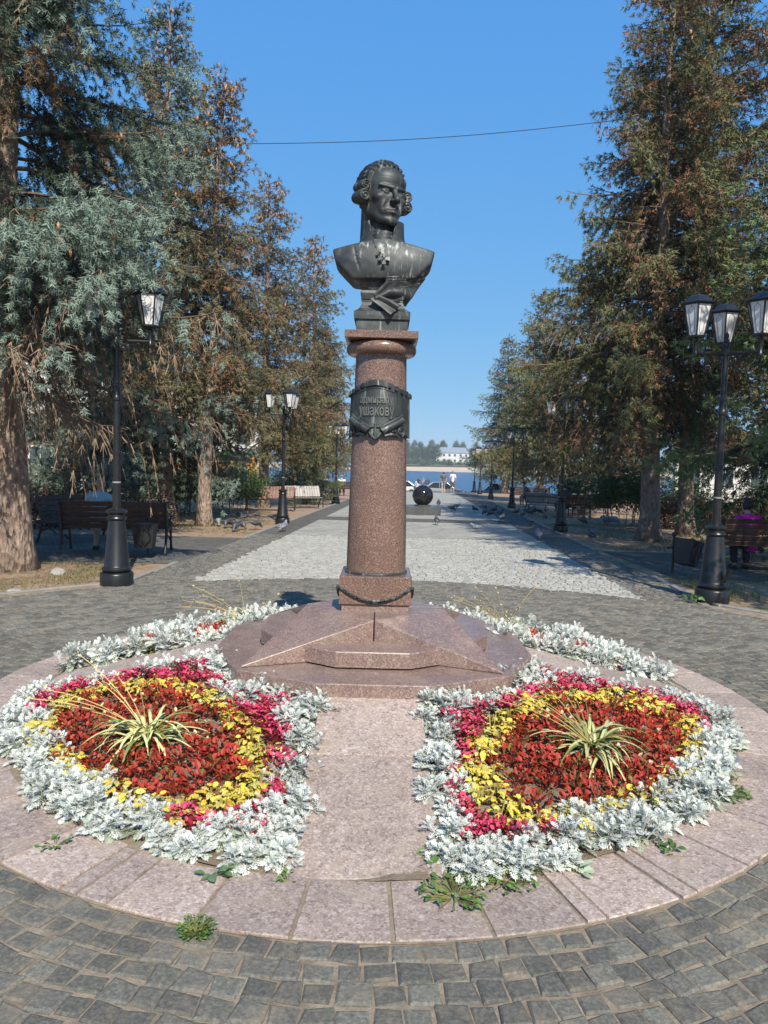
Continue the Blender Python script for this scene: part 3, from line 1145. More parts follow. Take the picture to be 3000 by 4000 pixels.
# ---- the bust (bronze): torso, collar, head
def noise3(P, f):
    return np.sin(P[..., 0] * f * 1.3 + 1.7 * np.sin(P[..., 2] * f * .7)) * np.sin(P[..., 1] * f + P[..., 2] * f * .9)
def halfpl(P, p, q):
    """signed distance to the line p-q seen from the front; inside is to its left"""
    nx, nz = q[1] - p[1], -(q[0] - p[0])
    L = math.hypot(nx, nz)
    return ((P[..., 0] - p[0]) * nx + (P[..., 2] - p[1]) * nz) / L
def torso(P):
    x, y, z = P[..., 0], P[..., 1], P[..., 2]
    # slab-chested bust: rounded body cut to an angular outline
    d = s_ell(P, (0, .015, 2.90), (.50, .165, .32))
    d = smin(d, s_ell(P, (0, -.10, 2.90), (.26, .062, .125)), .05)
    for p_, q_, k_ in (((.07, 3.062), (.330, 3.000), .010), ((.338, 3.000), (.318, 2.915), .010), ((.318, 2.915), (.135, 2.735), .016)):
        d = smax(d, -halfpl(P, p_, q_), k_) if False else smax(d, halfpl(P, q_, p_), k_)
        m_ = lambda t: (-t[0], t[1])
        d = smax(d, halfpl(P, m_(p_), m_(q_)), k_)
    for s in (-1, 1):
        d = smin(d, s_cap(P, (s * .20, .03, 2.99), (s * .06, .03, 3.04), .035, .06), .04)
    d = smin(d, s_cap(P, (0, .02, 2.98), (0, .015, 3.14), .100, .09), .03)
    # coat hem across the chest: the body draws back below it
    hem = 2.806 + .02 * x
    d = np.where(z < hem, d + .030 * np.clip((hem - z) / .012, 0, 1), d)
    n = np.array([0, -.62, -.785])
    d = smax(d, (y * n[1] + z * n[2]) - (n[1] * -.085 + n[2] * 2.722), .02)
    d = smax(d, 2.722 - z, .006)
    d = smin(d, s_box(P, (0, .01, 2.745), (.118, .09, .04), .01), .015)
    # lapel and seams
    d = smax(d, -s_cap(P, (.03, -.185, 3.02), (.12, -.19, 2.83), .005), .008)
    d = smax(d, -s_cap(P, (-.20, -.13, 3.02), (-.15, -.16, 2.84), .004), .008)
    d = smin(d, s_cap(P, (.29, -.08, 2.99), (.255, -.10, 2.84), .010, .014), .012)
    return d + .0005 * noise3(P, 46)
bust = sdf_obj('bust', torso, (-.42, -.26, 2.53), (.42, .24, 3.2), .0075, M['bronze'], mon)

HS = .435        # height of the head, chin to crown
HC = (-.030, -.005, 3.158)
def head(P):
    x, y, z = P[..., 0], P[..., 1], P[..., 2]
    ax = np.abs(x)
    Q = np.stack([ax, y, z], -1)
    d = s_ell(Q, (0, .06, .60), (.285, .36, .345))
    d = smin(d, s_ell(Q, (0, -.10, .38), (.232, .235, .33)), .06)
    d = smin(d, s_ell(Q, (0, -.13, .67), (.235, .205, .205)), .06)
    d = smin(d, s_cap(Q, (.185, .02, .25), (.07, -.245, .075), .075, .062), .07)       # jaw
    d = smin(d, s_ell(Q, (0, -.285, .065), (.085, .06, .062)), .05)                    # chin
    d = smin(d, s_ell(Q, (.165, -.225, .385), (.075, .075, .062)), .06)               # cheekbone
    d = smin(d, s_ell(Q, (.10, -.27, .24), (.07, .05, .10)), .06)
    d = smax(d, -s_ell(Q, (.108, -.376, .463), (.086, .086, .054)), .026)             # eye socket
    d = smin(d, s_cap(Q, (.030, -.345, .522), (.190, -.262, .552), .032, .024), .016)  # brow
    d = smin(d, s_ell(Q, (.110, -.272, .462), (.056, .050, .045)), .008)
    d = smax(d, -s_ell(Q, (.116, -.322, .464), (.016, .014, .017)), .004)              # eyeball
    d = smin(d, s_cap(Q, (.062, -.312, .487), (.165, -.285, .484), .012, .011), .012)  # upper lid
    d = smin(d, s_cap(Q, (.070, -.308, .438), (.150, -.285, .440), .010, .009), .014)  # lower lid
    d = smin(d, s_cap(Q, (0, -.325, .51), (0, -.432, .335), .030, .044), .022)         # nose
    d = smin(d, s_ell(Q, (.042, -.375, .322), (.034, .045, .030)), .018)
    d = smax(d, -s_ell(Q, (.030, -.405, .294), (.017, .022, .012)), .008)
    d = smax(d, -s_cap(Q, (.080, -.345, .335), (.125, -.295, .215), .010), .03)        # fold beside nose
    d = smin(d, s_ell(Q, (0, -.300, .19), (.105, .065, .075)), .05)                    # muzzle
    d = smin(d, s_cap(Q, (0, -.372, .212), (.088, -.318, .196), .018, .010), .012)     # upper lip
    d = smin(d, s_cap(Q, (0, -.360, .166), (.074, -.318, .174), .022, .010), .012)     # lower lip
    d = smax(d, -s_cap(Q, (0, -.392, .189), (.088, -.335, .186), .006), .010)          # mouth line
    d = smax(d, -s_ell(Q, (0, -.372, .122), (.06, .03, .020)), .03)
    d = smin(d, s_ell(Q, (.262, .035, .335), (.030, .06, .085)), .02)                  # ear under the wig
    d = smin(d, s_cap(P, (0, .06, .25), (0, .10, -.22), .185, .20), .06)               # neck
    for k in range(3):                                                                 # forehead creases
        d = d + .004 * np.exp(-((z - .60 - .035 * k) / .007) ** 2) * (y < -.2)
    # wig: combed back from a high hairline, with grooves
    th = np.arctan2(x, z - .55)
    h = smin(s_ell(P, (0, .09, .615), (.322, .40, .390)), s_ell(P, (0, -.04, .70), (.27, .27, .285)), .05)
    grooves = .014 * np.sin(th * 30 + 3 * np.sin(y * 9)) + .009 * np.sin(th * 63 + y * 14)
    h = h + grooves
    line = np.where(z > .86, 1.0, 0) * .5 + y + .255 - .75 * np.clip(.865 - z, 0, .35) - .05 * np.clip(ax / .25, 0, 1.3) ** 2
    h = smax(h, -(line), .02)
    h = smax(h, .20 - z + .35 * np.clip(-y, -1, 0) * 0, .03)
    d = smin(d, h, .012)
    for s in (1,):
        d = smin(d, s_cap(Q, (.262, -.105, .74), (.272, -.01, .34), .036, .040) + .004 * np.sin(Q[..., 0] * 160), .018)
    # tied tail at the nape
    d = smin(d, s_cap(P, (0, .40, .42), (0, .43, -.05), .10, .075), .05)
    return d
def curl(c, r, L):
    def f(P):
        x, y, z = P[..., 0] - c[0], P[..., 1] - c[1], P[..., 2] - c[2]
        rr_ = np.sqrt(x * x + z * z)
        a = np.arctan2(z, x * np.sign(c[0]))
        g = np.sin((rr_ / r) * 2.3 * 2 * math.pi - a)
        rad_ = r * (1 - .12 * ((y / L) ** 2))
        d = smax(rr_ - rad_ + .007 * np.sin(y * 46 + a * 2), np.abs(y) - L + .020 * (g > .35) * (y < 0), .015)
        return d
    return f
hd = []
_c = [curl((s * .335, -.015, z_), r_, .13) for s in (-1, 1) for z_, r_ in ((.545, .080), (.395, .095))]
def head_all(P):
    d = head(P)
    for f in _c:
        d = smin(d, f(P), .006)
    return d
V, Q = surfnets(head_all, (-.47, -.50, -.20), (.47, .56, 1.04), .0115)
hm = mesh_np('head', V * HS * np.array([[1.12, 1.06, 1.0]]), Q, True)
hd = put('head', hm, M['bronze'], bust)
hd.matrix_local = TR(HC, R(31), R(2), R(2.5))
# cloth gathered from the hem, drawn to a knot and hanging down over the socle
def cloth_sheet(stations, nu, nv, pleats, amp, ph):
    st = np.array(stations, float)
    n = len(st)
    V, Fs = [], []
    for i in range(nu + 1):
        t = i / nu * (n - 1)
        k = min(int(t), n - 2)
        f = t - k
        f = f * f * (3 - 2 * f)
        A, B = st[k, 0] * (1 - f) + st[k + 1, 0] * f, st[k, 1] * (1 - f) + st[k + 1, 1] * f
        w = np.linalg.norm(A - B)
        for j in range(nv + 1):
            v = j / nv
            p_ = A * (1 - v) + B * v
            vv = v + .10 * math.sin(v * 5 + ph) + .05 * math.sin(i / nu * 4)
            c_ = .7 * math.sin(vv * pleats * 2 * math.pi + ph) + .4 * math.sin(vv * pleats * 3.3 * math.pi + 2 * ph + i / nu * 1.5)
            p_ = p_ + np.array([.35 * c_ * amp * (1 - i / nu), -c_ * amp * (.35 + .65 * min(1, w / .15)), .25 * c_ * amp])
            V.append(tuple(p_))
    W = nv + 1
    for i in range(nu):
        for j in range(nv):
            q = i * W + j
            Fs.append((q, q + 1, q + W + 1, q + W))
    return V, Fs
mb = MB()
mb.add(*cloth_sheet([((.272, -.060, 2.826), (.150, -.085, 2.640)), ((.15, -.125, 2.812), (.105, -.135, 2.655)), ((.03, -.165, 2.792), (.035, -.168, 2.660)), ((-.06, -.178, 2.690), (-.045, -.180, 2.650))], 18, 48, 1.9, .020, .6))
mb.add(*cloth_sheet([((-.085, -.182, 2.664), (-.03, -.175, 2.690)), ((-.01, -.200, 2.607), (.06, -.190, 2.662)), ((.055, -.215, 2.552), (.125, -.190, 2.628))], 12, 36, 1.3, .014, 2.0))
mb.add(*cloth_sheet([((.02, -.172, 2.812), (.01, -.160, 2.70)), ((.10, -.158, 2.820), (.07, -.150, 2.72)), ((.275, -.062, 2.832), (.262, -.066, 2.808))], 12, 20, 1.0, .006, 1.2))
co = mb.build('drapery', M['bronze'], bust, True, 70)
sm = co.modifiers.new('thickness', 'SOLIDIFY')
sm.thickness = .008
# stand-up collar open at the front, cravat, orders, button, epaulettes
def collar():
    mb = MB()
    n = 40
    for lay in (0, 1):
        pass
    prof = [(.158, 2.945), (.160, 3.00), (.142, 3.06), (.131, 3.12), (.128, 3.188)]
    V = []
    for t in (0.0, .014):
        for k, (r_, z_) in enumerate(prof):
            gap = R((3, 12, 23, 34, 42)[k])
            for i in range(n + 1):
                a = -math.pi / 2 + gap + (2 * math.pi - 2 * gap) * i / n
                w = math.cos(a + math.pi / 2)
                V.append(((r_ + t) * math.cos(a) * 1.0 - .012, (r_ + t) * math.sin(a) * .98 + .012, z_ - (.018 if w > .3 else .03) * 0 + .012 * (1 - abs(w)) * (k == 4)))
    W, Lr = n + 1, (n + 1) * len(prof)
    Fs = []
    for k in range(len(prof) - 1):
        for i in range(n):
            p_ = k * W + i
            Fs.append((Lr + p_, Lr + p_ + 1, Lr + p_ + W + 1, Lr + p_ + W))
            Fs.append((p_, p_ + W, p_ + W + 1, p_ + 1))
    for i in range(n):
        p_ = (len(prof) - 1) * W + i
        Fs.append((p_, p_ + 1, Lr + p_ + 1, Lr + p_)[::-1])
    for k in range(len(prof) - 1):
        for e in (0, n):
            p_ = k * W + e
            q = (p_, Lr + p_, Lr + p_ + W, p_ + W)
            Fs.append(q if e == 0 else q[::-1])
    mb.add(V, Fs)
    return mb
col_o = collar().build('collar', M['bronze'], bust, True, 40)
mb = MB()
ca = -math.pi / 2 - R(47)
cp = lambda u, v: ((.143 - .2 * v) * math.cos(ca + u / .135) - .012, (.143 - .2 * v) * math.sin(ca + u / .135) * .98 + .012, 3.115 + v)
mb.tube([cp(.004, .045), cp(0, .02), cp(-.003, -.02), cp(-.004, -.042)], .0042, 6)
mb.tube([cp(-.026, .014), cp(0, .02), cp(.024, .026)], .004, 6)
mb.tube([cp(-.030, -.012), cp(-.022, -.034), cp(-.004, -.042), cp(.016, -.030), cp(.026, -.004)], .0042, 6)
mb.tube([cp(.03 * math.cos(t), .03 * math.sin(t) + .004) for t in np.linspace(0, 5.2, 14)], .0032, 5)
mb.build('collar_anchor', M['bronze_dark'], bust, True, 60)
def cravat(P):
    d = s_cap(P, (-.010, -.035, 3.075), (-.012, -.120, 2.985), .085, .035)
    return d + .004 * np.sin(P[..., 2] * 190 + P[..., 0] * 40 + 240 * P[..., 0] ** 2 + 1.5 * np.sin(P[..., 0] * 60))
sdf_obj('cravat', cravat, (-.12, -.18, 2.92), (.12, .08, 3.22), .0065, M['bronze'], bust)
def cross(c, s, ang):
    mb = MB()
    for k in range(4):
        a = k * math.pi / 2 + ang
        mb.add([(0, 0, 0), (s * .35 * math.cos(a - .5), 0, s * .35 * math.sin(a - .5)), (s * math.cos(a - .38), 0, s * math.sin(a - .38)), (s * math.cos(a + .38), 0, s * math.sin(a + .38)), (s * .35 * math.cos(a + .5), 0, s * .35 * math.sin(a + .5)),
                (0, -.010, 0), (s * .35 * math.cos(a - .5), -.009, s * .35 * math.sin(a - .5)), (s * math.cos(a - .38), -.007, s * math.sin(a - .38)), (s * math.cos(a + .38), -.007, s * math.sin(a + .38)), (s * .35 * math.cos(a + .5), -.009, s * .35 * math.sin(a + .5))],
               [(5, 6, 7, 8, 9), (1, 2, 7, 6), (2, 3, 8, 7), (3, 4, 9, 8)])
    mb.ball((0, -.010, 0), .007, 8, 6)
    o = mb.build('cross_order', M['bronze_dark'], bust)
    o.matrix_local = TR(c, 0, R(-12), 0)
    return o
cross((-.022, -.178, 2.955), .028, R(15))
cross((.004, -.186, 2.918), .040, 0)
mb = MB().lathe([(.017, 0), (.017, .005), (.012, .009), (0, .010)], 14, TR((-.155, -.148, 2.93), R(-25), R(80)))
mb.build('coat_button', M['bronze'], bust, True, 50)
for s in (-1, 1):
    mb = MB().box((0, 0, 0), (.20, .115, .010), TR((s * .205 - .01, .01, 3.033), 0, 0, s * R(12)), .004)
    mb.build('shoulder_strap', M['bronze'], bust)
# ------------------------------------------------------------------ street lamps
def make_lamp():
    t = thing('street_lamp', 'lamp', 'street lamp')
    MB().lathe([(.202, 0), (.204, .01), (.204, .150), (.196, .165), (.180, .172), (.165, .175)], 40).build('drum', M['iron'], t, True, 40)
    MB().lathe([(.150, .172), (.165, .180), (.183, .205), (.183, .222), (.172, .236), (.158, .248), (.155, .255), (.103, .820), (.100, .835)], 40).build('cone_base', M['iron'], t, True, 35)
    MB().lathe([(.100, .828), (.118, .842), (.124, .858), (.118, .874), (.098, .884), (.095, .905), (.112, .915), (.128, .930), (.130, .948), (.116, .962), (.088, .972), (.060, .985)], 36).build('collar', M['iron'], t, True, 40)
    MB().lathe([(.049, .975), (.046, 1.66), (.053, 1.665), (.053, 1.69), (.043, 1.70), (.040, 2.33), (.052, 2.335), (.056, 2.36), (.050, 2.385), (.044, 2.40), (.044, 2.50), (.052, 2.51), (.052, 2.53), (.036, 2.545), (.033, 3.16), (.040, 3.165), (.040, 3.20), (.028, 3.215), (.034, 3.23), (.034, 3.245), (.018, 3.262), (.029, 3.29), (.026, 3.318), (.0, 3.345)], 24).build('post', M['iron'], t, True, 35)
    MB().lathe([(.0495, 1.30), (.0505, 1.302), (.0505, 1.318), (.049, 1.32)], 24, caps=False).build('tape', M['kerb'], t, True)
    AL = .41
    for k in range(3):
        a = R(120) * k
        Mx = TR((0, 0, 0), a)
        MB().tube([(0, 0, 3.075), (AL, 0, 3.075)], [.022, .022], 12, Mx).build('arm', M['iron'], t, True, 40)
        MB().lathe([(.034, 3.02), (.038, 3.03), (.030, 3.045), (.026, 3.05), (.026, 3.19), (.034, 3.20), (.034, 3.215), (.018, 3.23), (.018, 3.262)], 16, TR((AL, 0, 0), 0) if k == 0 else Mx @ TR((AL, 0, 0))).build('arm_socket', M['iron'], t, True, 40)
        # scroll bracket under the arm
        mb = MB()
        def spiral(cx, cz, r0, turns, a0, sg, rad_):
            n = 26
            return [(cx + r0 * (1 - .8 * i / n) * math.cos(a0 + sg * turns * 2 * math.pi * i / n), 0, cz + r0 * (1 - .8 * i / n) * math.sin(a0 + sg * turns * 2 * math.pi * i / n)) for i in range(n + 1)], [rad_ * (1 - .55 * i / n) for i in range(n + 1)]
        p_, r_ = spiral(.085, 2.995, .048, 1.5, R(-100), 1, .009)
        mb.tube(p_, r_, 6, Mx)
        mb.tube([(.077, 0, 2.948), (.13, 0, 2.955), (.19, 0, 2.99), (.235, 0, 3.025)], [.009, .010, .010, .009], 6, Mx)
        p_, r_ = spiral(.262, 3.010, .030, 1.4, R(150), -1, .008)
        mb.tube(p_, r_, 6, Mx)
        p_, r_ = spiral(.062, 2.905, .022, 1.3, R(120), 1, .007)
        mb.tube(p_, r_, 6, Mx)
        mb.tube([(.03, 0, 2.945), (.05, 0, 2.93), (.077, 0, 2.948)], .007, 6, Mx)
        mb.tube([(.15, 0, 2.965), (.20, 0, 3.035), (.25, 0, 3.055)], [.008, .006, .003], 6, Mx)
        mb.tube([(.12, 0, 3.035), (.16, 0, 3.05), (.13, 0, 3.062)], [.007, .005, .003], 6, Mx)
        mb.build('scroll_bracket', M['iron'], t, True, 60)
        # lantern: six panes
        lz = 3.262
        ln = thing('lantern', '', '')
        for key in ('label', 'category'):
            if key in ln: del ln[key]
        ln.parent = t
        ln.location = (AL * math.cos(a), AL * math.sin(a), 0)
        rb, rt, hp = .098, .178, .375
        hexp = lambda r_, i: (r_ * math.cos(R(60) * i), r_ * math.sin(R(60) * i))
        mb = MB()
        mb.prism([hexp(.108, i) for i in range(6)], lz - .008, lz + .014)
        for i in range(6):
            p0, p1 = hexp(rb, i), hexp(rt, i)
            mb.tube([(p0[0], p0[1], lz + .01), (p1[0], p1[1], lz + hp)], .0095, 6)
        mb.prism([hexp(rt + .012, i) for i in range(6)], lz + hp - .006, lz + hp + .010)
        mb.build('lantern_frame', M['iron'], ln)
        mb = MB()
        top = [hexp(.215, i) for i in range(6)]
        for r0, z0, r1, z1 in ((.218, 0, .220, .012), (.220, .012, .175, .030), (.175, .030, .118, .088), (.118, .088, .075, .112), (.075, .112, .018, .118)):
            V = [(*hexp(r0, i), lz + hp + .010 + z0) for i in range(6)] + [(*hexp(r1, i), lz + hp + .010 + z1) for i in range(6)]
            mb.add(V, [(i, (i + 1) % 6, 6 + (i + 1) % 6, 6 + i) for i in range(6)])
        mb.add([(*hexp(.218, i), lz + hp + .010) for i in range(6)], [(5, 4, 3, 2, 1, 0)])
        mb.build('lantern_roof', M['iron'], ln)
        for i in range(6):
            p0, p1, q0, q1 = hexp(rb, i), hexp(rb, i + 1), hexp(rt, i), hexp(rt, i + 1)
            f = .985
            MB().add([(p0[0] * f, p0[1] * f, lz + .014), (p1[0] * f, p1[1] * f, lz + .014), (q1[0] * f, q1[1] * f, lz + hp - .006), (q0[0] * f, q0[1] * f, lz + hp - .006)], [(0, 1, 2, 3)]).build('pane', M['frosted'], ln)
            # lead lines
            mb = MB()
            def on(u, v):
                ax_, ay_ = p0[0] + (q0[0] - p0[0]) * v, p0[1] + (q0[1] - p0[1]) * v
                bx_, by_ = p1[0] + (q1[0] - p1[0]) * v, p1[1] + (q1[1] - p1[1]) * v
                return (ax_ + (bx_ - ax_) * u, ay_ + (by_ - ay_) * u, lz + .01 + (hp - .01) * v)
            for us in (1, -1):
                mb.tube([on(.5, .99), on(.5, .93), on(.5 + us * .24, .83), on(.5 + us * .20, .12), on(.5, .05), on(.5, 0.01)], .0022, 4)
            mb.build('lead_line', M['iron'], ln)
    return t
lamp0 = make_lamp()
LAMPS = [((-3.382, 9.21), 5, 'black lamp in front of the slatted benches, its lanterns among spruce branches'),
         ((4.149, 9.09), 190, 'black three-lantern lamp with scuffed open base, nearest on the bin side'),
         ((-2.885, 20.71), 60, 'black lamp beside the red-brown bench, lanterns hidden in the spruces'),
         ((4.954, 20.40), 145, 'black lamp between the pigeons and the green shrub'),
         ((-2.279, 34.18), 90, 'black three-lantern lamp just to the shaded side of the column'),
         ((6.037, 34.53), 100, 'black lamp behind the feeding pigeons, in the shade'),
         ((6.809, 46.69), 130, 'fourth black lamp from the front in the row by the river'),
         ((7.653, 58.70), 100, 'black lamp beside the walking couple, second from the river'),
         ((7.75, 63.2), 115, 'farthest black lamp, slim against the water')]
for i, ((x, y), rz, lb) in enumerate(LAMPS):
    o = lamp0 if i == 0 else dup(lamp0)
    o.location = (x, y, zg(y) - .01)
    o.rotation_euler = (0, 0, R(rz))
    tag(o, lb, 'street lamp', 'three-lantern street lamps along the square')
    if i == 1:
        # service hatch hanging open on the scuffed base
        q = MB().box((0, 0, 0), (.10, .008, .22), TR((0, 0, 0), 0, R(28)), .002).build('hatch_cover', M['iron_matt'], o)
        a = R(-62 - 190)
        q.location = (.185 * math.cos(a), .185 * math.sin(a), .33)
        q.rotation_euler = (0, 0, a + R(90))
        mb = MB().add([(-.045, 0, .36), (.045, 0, .36), (.036, 0, .62), (-.036, 0, .62)], [(0, 1, 2, 3)])
        q = mb.build('hatch_opening', M['rubber'], o)
        a = R(-50 - 190)
        q.matrix_local = TR((.158 * math.cos(a), .158 * math.sin(a), .0), a + R(90)) @ TR((0, 0, 0), 0, R(-5))

# ------------------------------------------------------------------ benches
def iron_end(mb, x):
    """cast side of the park bench: legs, arm and back post (bench faces -Y locally)"""
    mb.tube([(x, -.34, 0), (x, -.30, .18), (x, -.26, .40), (x, -.28, .46)], [.028, .02, .022, .02], 8)
    mb.tube([(x, .30, 0), (x, .22, .2), (x, .16, .40), (x, .22, .62), (x, .30, .86)], [.028, .022, .026, .024, .026], 8)
    mb.tube([(x, -.28, .42), (x, 0, .40), (x, .17, .41)], .024, 8)
    mb.tube([(x, .21, .60), (x, 0, .64), (x, -.24, .66), (x, -.31, .62), (x, -.27, .56)], [.018, .02, .022, .02, .014], 8)
    mb.tube([(x, -.25, .44), (x, -.20, .54), (x, -.25, .64)], .016, 8)
    mb.tube([(x, -.20, .20), (x, 0, .30), (x, .18, .22)], .013, 6)
    n = 14
    mb.tube([(x, -.02 + .06 * math.cos(2 * math.pi * i / n), .53 + .06 * math.sin(2 * math.pi * i / n)) for i in range(n + 1)], .011, 6)
    mb.ball((x, .30, .885), .032, 8, 6)
def slat_bench(label, loc, rz, group, L=1.75):
    t = thing('park_bench', label, 'bench', loc, rz, group)
    for x in (-L / 2, L / 2):
        mb = MB()
        iron_end(mb, x)
        mb.build('iron_end', M['iron_matt'], t, True, 60)
    sl = MB().box((0, 0, 0), (L + .05, .022, .085), None, .006).mesh('slat')
    sl.materials.append(M['wood_dark'])
    for k in range(5):
        f = k / 4
        o = put('back_slat', sl, None, t)
        o.matrix_local = TR((0, .145 + .115 * f, .47 + .385 * f), 0, R(-17))
    for k in range(5):
        o = put('seat_slat', sl, None, t)
        o.matrix_local = TR((0, -.27 + .095 * k, .435 - .012 * math.sin(k / 4 * math.pi)), 0, R(90 - 3))
    return t
slat_bench('dark brown slatted bench seen from behind, a man in pale blue sitting on it', (-4.68, 12.75, zg(12.7)), R(180 + 7), 'iron-ended slatted benches')
slat_bench('dark slatted bench standing at an angle against the spruce trunk', (-6.10, 14.75, zg(14.7)), R(90 - 22), 'iron-ended slatted benches')
slat_bench('dark slatted bench seen from behind with a person in magenta on it', (6.62, 12.35, zg(12.3)), R(180 - 3), 'iron-ended slatted benches', 1.9)
slat_bench('dark slatted bench facing the one with the person in magenta', (8.75, 14.3, zg(14.3)), R(-62), 'iron-ended slatted benches')
slat_bench('distant dark bench under the last spruce near the river', (8.35, 42.0, zg(42)), R(170), 'iron-ended slatted benches', 2.2)
slat_bench('distant dark bench in the shade behind the spruce trunk', (-3.15, 39.5, zg(39.5)), R(-55), 'iron-ended slatted benches')
slat_bench('farthest dark bench on the shaded side, near the column', (-2.35, 46.5, zg(46.5)), R(180), 'iron-ended slatted benches', 2.4)

def curved_bench(label, loc, rz, wood, L=2.0):
    """bench of upright slats: one continuous curve of seat and back, looped steel arms"""
    t = thing('curved_bench', label, 'bench', loc, rz, 'upright-slatted curved benches')
    n = 15
    w = L / n
    prof = [(-.30, .435), (-.18, .425), (.0, .415)]
    bk = [(.05, .46), (.10, .60), (.17, .75), (.25, .88)]
    def strip(pr, th, name):
        V, Fs = [], []
        for y, z in pr:
            V += [(-w / 2 + .007, y, z), (w / 2 - .007, y, z), (w / 2 - .007, y + th[0], z - th[1]), (-w / 2 + .007, y + th[0], z - th[1])]
        for k in range(len(pr) - 1):
            for i in range(4):
                j = (i + 1) % 4
                Fs.append((k * 4 + i, k * 4 + j, k * 4 + 4 + j, k * 4 + 4 + i))
        Fs += [(3, 2, 1, 0), tuple(range(4 * len(pr) - 4, 4 * len(pr)))]
        me = MB().add(V, Fs).mesh(name)
        me.materials.append(wood)
        return me
    ms, mbk = strip(prof, (.004, .024), 'seat_slat'), strip(bk, (.022, .008), 'back_slat')
    for k in range(n):
        x = -L / 2 + w * (k + .5)
        o = put('seat_slat', ms, None, t); o.location = (x, random.uniform(-.004, .004), 0)
        o = put('back_slat', mbk, None, t); o.location = (x, random.uniform(-.004, .004), random.uniform(-.006, .006))
    mb = MB()
    mb.tube([(-L / 2, .20, .73), (L / 2, .20, .73)], .014, 8)
    mb.tube([(-L / 2, .10, .50), (L / 2, .10, .50)], .014, 8)
    mb.tube([(-L / 2, -.27, .40), (L / 2, -.27, .40)], .018, 8)
    mb.tube([(-L / 2, -.03, .385), (L / 2, -.03, .385)], .018, 8)
    mb.build('rail', M['iron_matt'], t, True)
    for x in (-L / 2 - .015, L / 2 + .015):
        mb = MB()
        mb.tube([(x, -.28, 0), (x, -.28, .40), (x, -.28, .56)] + [(x, -.16 - .12 * math.cos(a), .56 + .12 * math.sin(a)) for a in np.linspace(.4, math.pi - .2, 8)] + [(x, -.03, .40)], .022, 8)
        mb.tube([(x, -.28, .38), (x, .05, .38)], .02, 8)
        mb.build('loop_arm', M['iron_matt'], t, True, 60)
        mb = MB()
        mb.tube([(x, .0, .40), (x, .16, .18), (x, .30, 0)], .024, 8)
        mb.tube([(x, .05, .40), (x, .12, .60), (x, .24, .84)], .018, 8)
        mb.build('rear_leg', M['iron_matt'], t, True, 60)
    return t
random.seed(11)
curved_bench('red-brown curved bench in front of the leafy shrub, empty', (-4.25, 27.3, zg(27)), R(5), M['wood_red'], 1.75)
curved_bench('pale grey curved bench beside the red-brown one, empty', (-3.35, 29.6, zg(29.6)), R(25), M['wood_grey'], 1.6)
curved_bench('grey weathered curved bench beside the feeding pigeons', (6.35, 28.6, zg(28.6)), R(148), M['wood_grey'], 1.6)
curved_bench('red-brown curved bench seen from behind with three people seated', (7.55, 27.4, zg(27.4)), R(182), M['wood_red'], 1.9)

# ------------------------------------------------------------------ litter bins
def bin_(label, loc, rz, tilt):
    t = thing('litter_bin', label, 'litter bin', loc, rz, 'black iron litter bins')
    mb = MB()
    mb.prism([(-.14, -.12), (.14, -.12), (.14, .12), (-.14, .12)], .16, .56, TR((0, 0, 0), 0, 0, tilt), top=[(-.18, -.16), (.18, -.16), (.18, .16), (-.18, .16)])
    mb.build('bucket', M['iron_matt'], t)
    mb = MB()
    for s in (-1, 1):
        pth = [(s * (.03 + .10 * math.sin(u * math.pi)) , -.150 - .03 * (u), .20 + .30 * u) for u in np.linspace(0, 1, 12)]
        mb.tube(pth, .008, 6, TR((0, 0, 0), 0, 0, tilt))
        sp = [(s * (.075 + .035 * math.cos(a) * (1 - a / 12)), -.185, .50 + .035 * math.sin(a) * (1 - a / 12)) for a in np.linspace(0, 8, 20)]
        mb.tube(sp, .007, 6, TR((0, 0, 0), 0, 0, tilt))
    mb.tube([(0, -.16, .16), (0, -.19, .56)], .012, 6, TR((0, 0, 0), 0, 0, tilt))
    mb.build('scrollwork', M['iron'], t, True, 60)
    mb = MB()
    mb.tube([(.0, .19, 0), (0, .19, .60)], .02, 8)
    mb.tube([(-.19, .19, .42), (.19, .19, .42)], .014, 8)
    mb.ball((0, .19, .63), .04, 10, 8)
    mb.build('stand', M['iron_matt'], t, True, 60)
    return t
bin_('black scrollwork litter bin beside the bench with the man in blue', (-3.98, 12.12, zg(12.1)), R(4), 0)
bin_('tilted black litter bin half hidden by the lamp base', (4.82, 11.6, zg(11.6)), R(40), R(14))

# ------------------------------------------------------------------ granite ball
t = thing('ball_sculpture', 'polished black granite ball on a low dark stone block', 'sculpture', (1.42, 27.0, zg(27)))
for i in range(2):
    for j in range(2):
        MB().box((-.32 + .64 * i, -.30 + .60 * j, .16), (.634, .594, .32), None, .006).build('block', M['grey_granite'], t)
MB().lathe([(.30, .322), (.30, .36)], 32).build('seat_ring', M['grey_granite'], t, True, 40)
mb = MB().ball((0, 0, .70), .385, 48, 32)
mb.build('ball', M['black_granite'], t, True)
# ------------------------------------------------------------------ spruces
def unit(a):
    return a / (np.linalg.norm(a, axis=-1, keepdims=True) + 1e-9)

